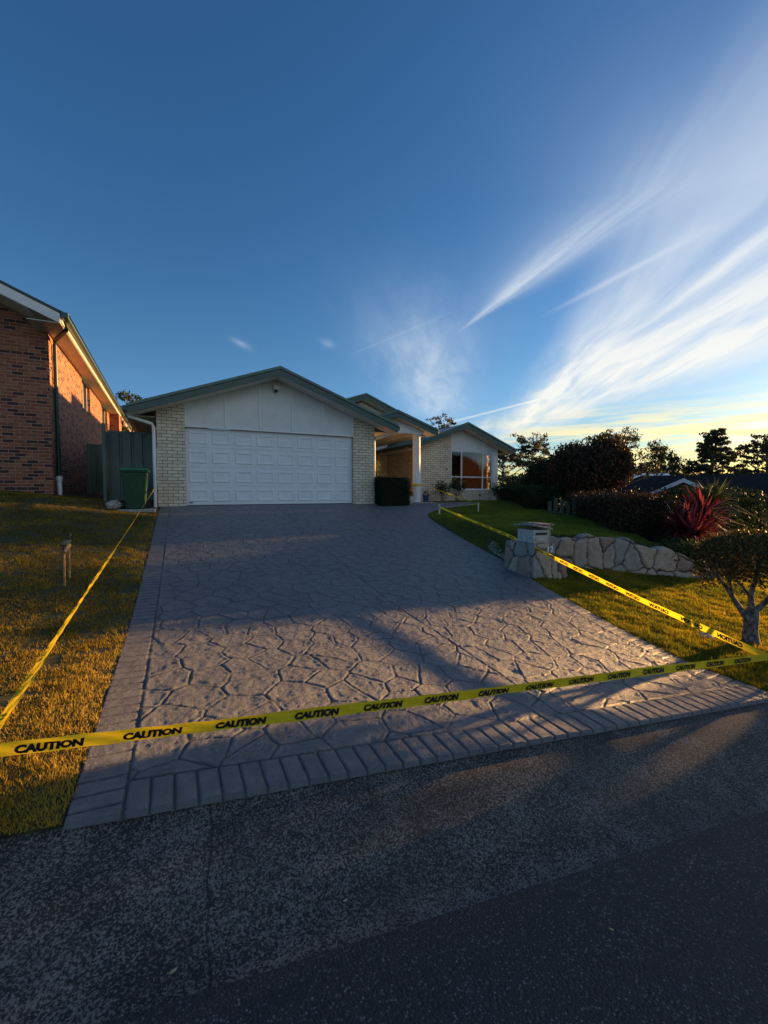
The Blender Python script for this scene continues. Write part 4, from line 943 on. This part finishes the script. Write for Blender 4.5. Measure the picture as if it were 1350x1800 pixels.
# pots by the column
def pot(label, c, r, h, m_, plant):
    t = thing('plant_pot', label, 'plant pot', c); w = MB(); w.lathe([(r * .65, 0), (r * .8, h * .3), (r, h * .9), (r * 1.05, h), (r * .9, h), (r * .85, h * .85)], c, 20); part(w, 'pot', m_, t)
    P_ = ell(plant, (c[0], c[1], c[2] + h + .08), (r * 1.1, r * 1.1, .13)); leaves('foliage', P_, .05, M['leaf_dark'], t, .35); return t
pot('small white pot just left of the porch column', (7.50, 13.0, 1.155), .12, .20, 'pot_white', 130)
pot('small dark blue pot just right of the porch column', (8.12, 13.0, 1.155), .11, .24, 'pot_blue', 110)
for k, (x, y) in enumerate(((8.9, 14.05), (10.1, 13.95), (11.3, 13.95), (12.0, 13.9))):
    t = thing('garden_light', ['small black garden light nearest the porch column', 'small black garden light below the dark rose bush', 'small black garden light below the middle of the window', 'small black garden light left of the white-flowered rose bush'][k], 'garden light', (x, y, H(x, y)), 'small garden lights along the window bed')
    z = H(x, y); w = MB(); w.tube([(x, y, z - .05), (x, y, z + .2)], .008, 6); part(w, 'stem', 'black', t); w = MB(); w.lathe([(.03, 0), (.035, .05), (.05, .055), (.02, .085)], (x, y, z + .2), 12); part(w, 'lamp_head', 'black', t)
w = MB(); w.prism_z([(8.4, 14.02), (12.9, 14.0), (12.9, 14.95), (9.2, 14.98), (8.6, 14.6)], 1.0, 1.085); tag(part(w, 'garden_bed', 'mulch', None), kind='structure')

# hedges along the right boundary
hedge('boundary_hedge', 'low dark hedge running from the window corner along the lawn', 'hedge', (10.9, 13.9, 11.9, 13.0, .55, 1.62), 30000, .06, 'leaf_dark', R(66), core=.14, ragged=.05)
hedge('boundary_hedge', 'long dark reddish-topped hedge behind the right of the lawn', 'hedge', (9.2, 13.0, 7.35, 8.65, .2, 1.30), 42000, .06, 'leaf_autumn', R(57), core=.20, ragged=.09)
t = thing('timber_fence', 'short stretch of weathered timber palings between two hedges', 'fence', (10.7, 9.2, .8))
w = MB(); a_ = R(128)
for k in range(7):
    x, y = 11.05 + math.cos(a_) * k * .17, 8.75 + math.sin(a_) * k * .17; c_, s_ = math.cos(a_) * .055, math.sin(a_) * .055
    hh = 1.22 + .05 * ((k * 7) % 3)
    vs = [(x + a1 * c_ - b1 * s_ * .2, y + a1 * s_ + b1 * c_ * .2, z) for z in (.6, hh) for a1, b1 in ((-1, -1), (1, -1), (1, 1), (-1, 1))]
    w.add(vs, [(3, 2, 1, 0), (4, 5, 6, 7), (0, 1, 5, 4), (1, 2, 6, 5), (2, 3, 7, 6), (3, 0, 4, 7)])
part(w, 'palings', 'fence_wood', t)
# low border shrubs at the end of the terrace
hedge('border_shrubs', 'low pale-tipped shrubs edging the lawn above the stone wall', 'shrub', (8.95, 10.75, 5.3, 5.75, -.1, .42), 9000, .05, 'leaf_mid', R(38), core=.12, ragged=.06)
hedge('garden_shrubs', 'dark low shrubs behind the clipped tree beyond the end of the stone wall', 'shrub', (9.9, 14.6, 5.3, 6.1, -.6, .28), 16000, .06, 'leaf_dark', R(14), core=.15, ragged=.07)
hedge('garden_hedge', 'rounded green hedge behind the clipped tree at the right edge', 'hedge', (13.2, 19.2, 7.3, 8.7, -.6, 1.40), 40000, .09, 'leaf_dark', R(12), core=.2, ragged=.10)
# spiky cordylines and a yucca
def cordyline(label, c, h, nl, L, m_, heads=1, name='cordyline', cat='cordyline plant', group='red cordylines by the terrace'):
    t = thing(name, label, cat, c, group)
    for hd in range(heads):
        ox, oy = (0, 0) if hd == 0 else (random.uniform(-.35, .35), random.uniform(-.3, .3)); hz = h * (1 if hd == 0 else random.uniform(.6, .85))
        w = MB(); w.tube([c, (c[0] + ox * .5, c[1] + oy * .5, c[2] + hz * .5), (c[0] + ox, c[1] + oy, c[2] + hz)], [.045, .035, .03], 8); part(w, 'stem', 'bark', t)
        V_ = []; rn_ = []
        for k in range(nl):
            a_ = random.random() * 2 * math.pi; e = math.asin(random.uniform(-.45, 1)); l = L * random.uniform(.65, 1.1); wd = .030 * random.uniform(.8, 1.2)
            base = np.array([c[0] + ox, c[1] + oy, c[2] + hz + random.uniform(-.18, .12)]); d = np.array([math.cos(a_) * math.cos(e), math.sin(a_) * math.cos(e), math.sin(e)]); sdv = np.array([-math.sin(a_), math.cos(a_), 0]) * wd
            b2 = base + d * l * .55 + np.array([0, 0, -.03 * l]); tip = base + d * l + np.array([0, 0, -.18 * l * (1.1 - math.sin(e))])
            V_ += [base - sdv * .5, base + sdv * .5, b2 + sdv, b2 - sdv, b2 - sdv, b2 + sdv, tip + sdv * .08, tip - sdv * .08]; r0 = random.random() ** 1.4; rn_ += [r0] * 8
        V_ = np.array(V_); link('leaf_crown', npmesh('leaf_crown', V_, np.arange(len(V_)).reshape(-1, 4), rn_), M[m_], t)
    return t
cordyline('shorter bushy red cordyline at the left of the pair', (10.25, 5.62, .1), .55, 170, .76, 'leaf_red', 3)
cordyline('taller red cordyline with upright leaves at the right of the pair', (11.15, 5.72, -.05), 1.02, 160, .80, 'leaf_red', 2)
cordyline('green spiky yucca half hidden behind the red cordylines', (12.9, 6.35, -.1), 1.3, 150, .85, 'leaf_mid', 1, 'yucca', 'yucca', None)

# ================================================================== clipped tree by the right edge
def limb_tree(t, trunk, limbs, material='grey_bark'):
    w = MB()
    w.tube(trunk[0], trunk[1], 14)
    for pts, rad in limbs: w.tube(pts, [r_ * .8 for r_ in rad], 10)
    return part(w, 'trunk', material, t)
tx, ty = 6.05, 2.54; tz = H(tx, ty)
tp = thing('clipped_tree', 'small mushroom-clipped tree with forked grey trunk on the lawn at the right edge', 'tree', (tx, ty, tz))
def TP(px_off, fwd, z): # offsets: to the right of view / away
    c_, s_ = math.cos(R(26.5)), math.sin(R(26.5)); return (tx + px_off * c_ + fwd * s_, ty - px_off * s_ + fwd * c_, tz + z)
limb_tree(tp, ([TP(.02, 0, -.08), TP(0, 0, .03), TP(-.01, 0, .16), TP(.0, .0, .30), TP(.01, 0, .42)], [.115, .085, .072, .070, .062]),
    [([TP(0, 0, .25), TP(-.10, .0, .36), TP(-.20, .02, .52), TP(-.30, 0, .66), TP(-.44, -.02, .80), TP(-.56, 0, .95)], [.05, .042, .034, .028, .02, .012]),
     ([TP(-.11, 0, .36), TP(-.16, .06, .50), TP(-.19, .10, .70), TP(-.24, .1, .9)], [.03, .022, .018, .01]),
     ([TP(0, 0, .38), TP(.02, .05, .55), TP(.05, .03, .75), TP(.08, .0, 1.0)], [.05, .038, .028, .014]),
     ([TP(.02, 0, .36), TP(.14, -.02, .50), TP(.27, 0, .62), TP(.42, .03, .80), TP(.52, .03, .98)], [.045, .036, .03, .02, .012]),
     ([TP(-.20, .02, .52), TP(-.30, -.08, .60), TP(-.38, -.14, .74)], [.022, .016, .009]),
     ([TP(-.44, 0, .80), TP(-.44, .05, .9), TP(-.46, .06, 1.0)], [.015, .011, .006]),
     ([TP(.14, -.02, .5), TP(.16, -.12, .66), TP(.2, -.2, .85)], [.024, .018, .01]),
     ([TP(.02, .05, .55), TP(-.05, .16, .7), TP(-.1, .26, .9)], [.024, .018, .01])])
n = 60000; P_ = RNG.uniform(-1, 1, (n, 3)); rr = np.hypot(P_[:, 0], P_[:, 1])
P_ = P_[rr < 1]; rr = rr[rr < 1]; topz = 1.33 - .26 * rr ** 2.4 - .30 * np.clip(rr - .85, 0, 1); botz = .74 - .03 * rr + .10 * (fbm(P_[:, 0] * .7, P_[:, 1] * .7, .18, 3, 3) - .5) * 2
f_ = (P_[:, 2] + 1) / 2; z_ = botz + (topz - botz) * f_
dep = np.minimum(1 - rr, np.minimum((topz - z_) / .7, 1)); keep = (RNG.random(len(rr)) < np.where(z_ > topz - .10, .9, .34)) & (fbm(P_[:, 0] * .75 + z_ * .4, P_[:, 1] * .75 - z_ * .3, .13, 12, 2) > np.where(z_ > topz - .2, .25, .47))
P_ = P_[keep]; z_ = z_[keep]; c_, s_ = math.cos(R(26.5)), math.sin(R(26.5)); a1 = P_[:, 0] * .64 + .06; b1 = P_[:, 1] * .62
leaves('crown', np.stack([tx + a1 * c_ + b1 * s_, ty - a1 * s_ + b1 * c_, tz + z_], -1) + RNG.normal(size=(len(z_), 3)) * .012, .032, M['leaf_topiary'], tp, .6)
w = MB(); w.add(*rock((5.75, 2.85, H(5.75, 2.85) + .01), (.14, .09, .03), 8)); tag(part(w, 'rock', 'slate', None), 'flat rock on the grass just left of the clipped tree trunk', 'rock')

# ================================================================== bigger trees
def tree(label, c, h, spread, n, size, m_, clumps=14, trunk_r=.18, bare=.45, seed=1, name='tree', flat=.45, cl=.28, group=None, cat='tree', lean=0, barkm='bark', crown='crown', tiers=None):
    rr = random.Random(seed); t = thing(name, label, cat, c, group); w = MB(); size = size * .75; clumps = int(clumps * 1.5); n = int(n * .6)
    top = Vector((c[0] + lean, c[1], c[2] + h * .93)); b0 = Vector(c) - Vector((0, 0, .4))
    mid = Vector(c).lerp(top, .5) + Vector((rr.uniform(-.03, .03) * h, rr.uniform(-.03, .03) * h, 0))
    w.tube([b0, Vector(c).lerp(mid, .4), mid, mid.lerp(top, .6), top], [trunk_r, trunk_r * .85, trunk_r * .6, trunk_r * .35, trunk_r * .08], 9)
    P_ = []; per = n // (clumps * 3)
    for k in range(clumps):
        f = bare + (1 - bare) * (k + rr.random()) / clumps; p0 = Vector(c).lerp(mid, f * 2) if f < .5 else mid.lerp(top, f * 2 - 1)
        a_ = k * 2.399 + rr.uniform(-.4, .4); wd = spread * (1.0 if tiers is None else float(np.interp(f, [x[0] for x in tiers], [x[1] for x in tiers]))) * rr.uniform(.6, 1.05) * (1 - .55 * max(0, (f - .75) / .25))
        p1 = p0 + Vector((math.cos(a_) * wd, math.sin(a_) * wd, rr.uniform(.05, .22) * h * (.5 if tiers else 1))); pm = p0.lerp(p1, .5) + Vector((0, 0, -.02 * h))
        w.tube([p0, pm, p1], [trunk_r * .32 * (1.2 - f * .7), trunk_r * .2, trunk_r * .06], 6)
        for j in range(3):
            q = pm.lerp(p1, rr.uniform(.2, 1.15)) + Vector((rr.uniform(-.12, .12) * spread, rr.uniform(-.12, .12) * spread, rr.uniform(0, .05) * h)); w.tube([pm.lerp(p1, .4), q], [trunk_r * .1, trunk_r * .03], 5)
            s_ = spread * cl * .62 * rr.uniform(.5, 1.3)
            for i_ in range(3): P_.append(ell(per // 3, (q[0] + rr.uniform(-1, 1) * s_ * 1.5, q[1] + rr.uniform(-1, 1) * s_ * 1.5, q[2] + rr.uniform(-.5, 1) * s_ * .8), (s_ * .8, s_ * .8, s_ * flat)))
    part(w, 'trunk', barkm, t); P_ = np.concatenate(P_); leaves(crown, P_, size, M[m_], t, .5); return t
def around(az, D, z): # azimuth in degrees clockwise from +Y
    return (D * math.sin(R(az)), D * math.cos(R(az)), z)
def px2az(px): return 26.5 + math.degrees(math.atan((px - 675) / 760))
# dense dark bush-tree in the middle right
def dense(label, c, r, n, size, m_, seed, parts=9, name='dense_tree', group=None, th=1.6):
    rr = random.Random(seed); t = thing(name, label, 'tree', (c[0], c[1], c[2] - r[2] - th), group); w = MB(); P_ = []
    w.tube([(c[0], c[1], c[2] - r[2] - th), (c[0] + .1, c[1], c[2] - r[2] * .4), (c[0], c[1], c[2] + r[2] * .4)], [.16, .12, .05], 8)
    for k in range(parts):
        a_ = k * 2.399; d = math.sqrt((k + .5) / parts) * .62; cz = rr.uniform(-.45, .55) * (1.1 - d)
        q = (c[0] + math.cos(a_) * d * r[0], c[1] + math.sin(a_) * d * r[1], c[2] + cz * r[2]); w.tube([(c[0], c[1], c[2] - r[2] * .6), q], [.06, .02], 6)
        s_ = rr.uniform(.42, .62); P_.append(ell(n // parts, q, (r[0] * s_, r[1] * s_, r[2] * s_ * 1.05), .35))
    P_ = np.concatenate(P_); spr = RNG.normal(size=(len(P_), 3)) * size * .8; part(w, 'trunk', 'bark', t); leaves('crown', P_ + spr, size, M[m_], t, .55); return t
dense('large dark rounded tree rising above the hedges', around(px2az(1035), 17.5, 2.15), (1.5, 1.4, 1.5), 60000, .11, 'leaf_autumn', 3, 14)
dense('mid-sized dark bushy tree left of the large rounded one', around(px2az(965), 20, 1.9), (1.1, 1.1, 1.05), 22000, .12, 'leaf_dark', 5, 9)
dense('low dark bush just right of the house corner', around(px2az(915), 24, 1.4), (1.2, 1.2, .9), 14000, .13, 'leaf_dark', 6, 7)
G = 'gum trees on the skyline'
tree('open gum tree with layered branches left of the dark rounded tree', around(px2az(935), 30, -.5), 5.2, 1.9, 9000, .20, 'leaf_gum', 12, .16, .45, 21, 'gum_tree', .4, .3, G)
tree('open gum tree whose branches reach out right of the dark rounded tree', around(px2az(1078), 27, -.5), 4.8, 2.3, 9000, .17, 'leaf_gum', 13, .16, .45, 27, 'gum_tree', .4, .26, G)
tree('tall layered pine-like tree standing alone on the skyline at right', around(px2az(1254), 55, -3), 10.4, 2.7, 24000, .36, 'leaf_gum', 34, .34, .22, 8, 'gum_tree', .35, .26, G, tiers=[(.2, 1.0), (.5, .95), (.8, .6), (1, .3)])
tree('spreading gum tree cut by the right edge of the photo', around(px2az(1345), 52, -3), 8.3, 3.0, 18000, .34, 'leaf_gum', 24, .3, .3, 15, 'gum_tree', .35, .28, G)
tree('narrow upright cypress-like tree behind the dark tiled roof', around(px2az(1160), 50, -3), 8.0, 1.5, 15000, .26, 'leaf_dark', 26, .25, .2, 17, 'cypress', .9, .5, None)
tree('small round-headed tree left of the narrow upright one', around(px2az(1135), 52, -3), 6.6, 1.8, 8000, .28, 'leaf_gum', 12, .2, .5, 19, 'gum_tree', .6, .4, G)
tree('low broad tree just right of the narrow upright one', around(px2az(1195), 54, -3), 6.7, 2.3, 9000, .3, 'leaf_gum', 14, .2, .45, 33, 'gum_tree', .6, .35, G)
tree('tree crown showing above the porch and wing roofs', around(px2az(777), 34, 0), 6.5, 1.8, 6000, .20, 'leaf_gum', 12, .2, .6, 29, 'gum_tree', .5, .3, G)
tree('feathery tree just right of the window corner post', around(px2az(884), 28, -.5), 4.4, 1.7, 8000, .18, 'leaf_gum', 12, .15, .4, 35, 'gum_tree', .5, .3, G)
tree('dark shrubby tree between the garage eave and the red brick house', around(px2az(236), 30, .5), 6.6, 1.5, 7000, .18, 'leaf_dark', 12, .15, .3, 37, 'gum_tree', .6, .35, G)
# distant tree belt and hills
P_ = []
for az in np.arange(26, 100, .22):
    D = 150 + 60 * math.sin(az * 1.7); hgt_ = 5.2 + 1.8 * math.sin(az * .9) + 2.2 * random.random(); c_ = around(az, D, -7 + hgt_ * .5); P_.append(ell(220, c_, (2.2, 2.2, hgt_ * .62)))
tag(leaves('distant_woodland', np.concatenate(P_), .9, M['leaf_mid']), kind='stuff')
for D, hh, ph, col in ((600, 9, 0, 0), (1100, 26, 2, 1)):
    azs = np.radians(np.linspace(-20, 120, 160)); V_ = []
    for k, a_ in enumerate(azs):
        hz = hh * (.55 + .25 * math.sin(a_ * 5 + ph) + .15 * math.sin(a_ * 13 + ph) + .04 * math.sin(a_ * 40))
        V_ += [(D * math.sin(a_), D * math.cos(a_), -14), (D * 1.05 * math.sin(a_), D * 1.05 * math.cos(a_), hz - 8), (D * 1.3 * math.sin(a_), D * 1.3 * math.cos(a_), -14)]
    w = MB(); w.add(V_, [(3 * k + j, 3 * k + j + 1, 3 * k + j + 4, 3 * k + j + 3) for k in range(159) for j in (0, 1)]); tag(part(w, 'hills', 'leaf_dark', None), kind='structure')

# ================================================================== tiled house on the right
rh_ = thing('tiled_house', 'low dark-tiled house with white gable boards beyond the hedge', 'house', (26, 13, -1.5))
def rot(p, c, a_): return (c[0] + (p[0] - c[0]) * math.cos(a_) - (p[1] - c[1]) * math.sin(a_), c[1] + (p[0] - c[0]) * math.sin(a_) + (p[1] - c[1]) * math.cos(a_), p[2])
cg_ = (24.5, 13.5); ga = R(-60)
def rmb(w): w.v = [rot(p, cg_, ga) for p in w.v]; return w
gz = 2.30
w = MB(); w.prism_y([(22.3, gz - 1.15), (24.5, gz), (26.7, gz - 1.15), (26.7, gz - 1.23), (24.5, gz - .09), (22.3, gz - 1.23)], 13.45, 22); 
w.prism_z([(19.0, 16.5), (33.5, 16.5), (33.5, 24), (19.0, 24)], .9, 1.0)
w.add([(19.0, 16.2, .95), (33.8, 16.2, .95), (33.8, 24.5, .95), (19, 24.5, .95), (22.2, 20.2, 2.62), (30.5, 20.2, 2.62)], [(0, 1, 5, 4), (1, 2, 5), (2, 3, 4, 5), (3, 0, 4)])
part(rmb(w), 'roof', 'dark_tile', rh_)
w = MB(); w.prism_y([(22.25, gz - 1.22), (24.5, gz - .06), (26.75, gz - 1.22), (26.75, gz - 1.42), (24.5, gz - .28), (22.25, gz - 1.42)], 13.38, 13.43); part(rmb(w), 'barge_board', 'white', rh_)
w = MB(); w.prism_y([(22.6, -2.4), (26.4, -2.4), (26.4, gz - 1.25), (24.5, gz - .2), (22.6, gz - 1.25)], 13.7, 13.9); w.box(20, 32, 16.8, 17, -2.4, .9); part(rmb(w), 'wall', 'red_brick', rh_)
w = MB(); w.tube([(24.5, 13.42, gz - .05), (24.5, 13.42, gz + .3)], [.05, .02], 8); part(rmb(w), 'finial', 'dark_tile', rh_)
w = MB(); w.box(31.2, 33.6, 16.1, 16.19, .78, .93); part(rmb(w), 'gutter', 'white', rh_)
h2 = thing('metal_roofed_house', 'pale metal roof showing just above the dark tiled roof', 'house', (30, 20, -1.5))
c2 = around(px2az(1125), 38, 0); d2 = Vector((math.cos(R(26.5 + 20)), -math.sin(R(26.5 + 20)), 0)); n2_ = Vector((d2.y, -d2.x, 0)) * -1
w = MB(); c2 = Vector(c2); pz = [(-4.6, 0, 2.0), (3.2, 0, 2.0), (2.6, 4, 3.05), (-4.0, 4, 3.05)]; vs = [tuple(c2 + d2 * a_ + n2_ * b_ + Vector((0, 0, z))) for a_, b_, z in pz]
w.add(vs + [(x, y, z - .12) for x, y, z in vs], [(0, 1, 2, 3), (7, 6, 5, 4), (0, 4, 5, 1), (1, 5, 6, 2), (2, 6, 7, 3), (3, 7, 4, 0)]); part(w, 'roof', 'pale_metal', h2)
w = MB(); pz = [(-4.2, .4), (2.8, .4), (2.6, 3.9), (-4, 3.9)]; vs = [tuple(c2 + d2 * a_ + n2_ * b_) for a_, b_ in pz]; w.prism_z([(p[0], p[1]) for p in vs], -3, 1.98); part(w, 'wall', 'cream', h2)
h3 = thing('grey_roofed_house', 'small grey hipped roof between the window corner and the dark trees', 'house', around(px2az(908), 36, -2))
c3 = Vector(around(px2az(908), 36, 0)); w = MB(); vs = [tuple(c3 + Vector(p)) for p in ((-2.0, -1.6, 1.4), (2.0, -1.6, 1.4), (2.0, 1.6, 1.4), (-2.0, 1.6, 1.4), (-.6, 0, 2.35), (.6, 0, 2.35))]
w.add(vs, [(0, 1, 5, 4), (1, 2, 5), (2, 3, 4, 5), (3, 0, 4), (3, 2, 1, 0)]); part(w, 'roof', plain('slate_grey_roof', (.16, .17, .2), .6, .1, 4), h3)
w = MB(); w.box(c3.x - 1.7, c3.x + 1.7, c3.y - 1.3, c3.y + 1.3, -2, 1.4); part(w, 'wall', 'cream', h3)

# ================================================================== unseen trees added right of the view to shade road and drive
SG = 'unseen trees added for shade beyond the right edge'
def shade_tree(label, c, r, n, seed):
    t = dense(label, c, r, n, .22, 'leaf_dark', seed, 16, 'added_shade_tree', SG, 1.2); return t
shade_tree('broad unseen tree added to shade the road, nearest the kerb', (17, 1.2, 1.5), (2.6, 1.9, 2.1), 9000, 61)
shade_tree('unseen tree added behind the nearest one to shade the road', (21, -.9, 2.0), (3, 2.7, 2.8), 9000, 62)
shade_tree('unseen tree added for shade, furthest down the road', (19, -5.2, 1.8), (3, 2.4, 2.6), 9000, 63)

tree('tall airy unseen tree added to shade the upper driveway, nearer the road', (42, 9.9, 0.2), 9.5, 1.9, 5200, .36, 'leaf_dark', 16, .3, .25, 71, 'added_shade_tree', .8, .42, SG)
tree('tall airy unseen tree added to shade the upper driveway, behind the other', (46, 13.6, 0.2), 9.5, 1.8, 5200, .36, 'leaf_dark', 16, .3, .25, 73, 'added_shade_tree', .8, .42, SG)
# fallen leaves
for k, (x, y, s_) in enumerate(((.62, 1.60, .018), (1.30, 1.62, .014), (1.62, 1.50, .013), (2.55, 1.70, .015), (1.52, 1.05, .016), (-.02, 1.60, .024))):
    z = H(x, y) + .006; w = MB(); a_ = k * 1.3; c_, s1 = math.cos(a_), math.sin(a_)
    pts = [(-1, 0, .15), (-.3, .42, .05), (.5, .35, .12), (1, 0, .3), (.5, -.35, .1), (-.3, -.42, .02)]
    vs = [(x + (p[0] * c_ - p[1] * s1) * s_ * .6, y + (p[0] * s1 + p[1] * c_) * s_ * .6, z + p[2] * s_ * .5) for p in pts]; w.add(vs + [(a1, b1, c1 + .0012) for a1, b1, c1 in vs], [(5, 4, 3, 2, 1, 0), (6, 7, 8, 9, 10, 11)] + [(i, (i + 1) % 6, (i + 1) % 6 + 6, i + 6) for i in range(6)])
    tag(part(w, 'fallen_leaf', 'litter', None), ['pale fallen leaf in the gutter below the middle of the driveway', 'small yellow leaf on the gutter right of the first', 'tiny leaf near the edge of the asphalt', 'small pale leaf on the gutter towards the right edge', 'round pale leaf alone on the dark asphalt', 'curled brown leaf on the gutter at the lower left'][k], 'leaf', 'fallen leaves on the street')
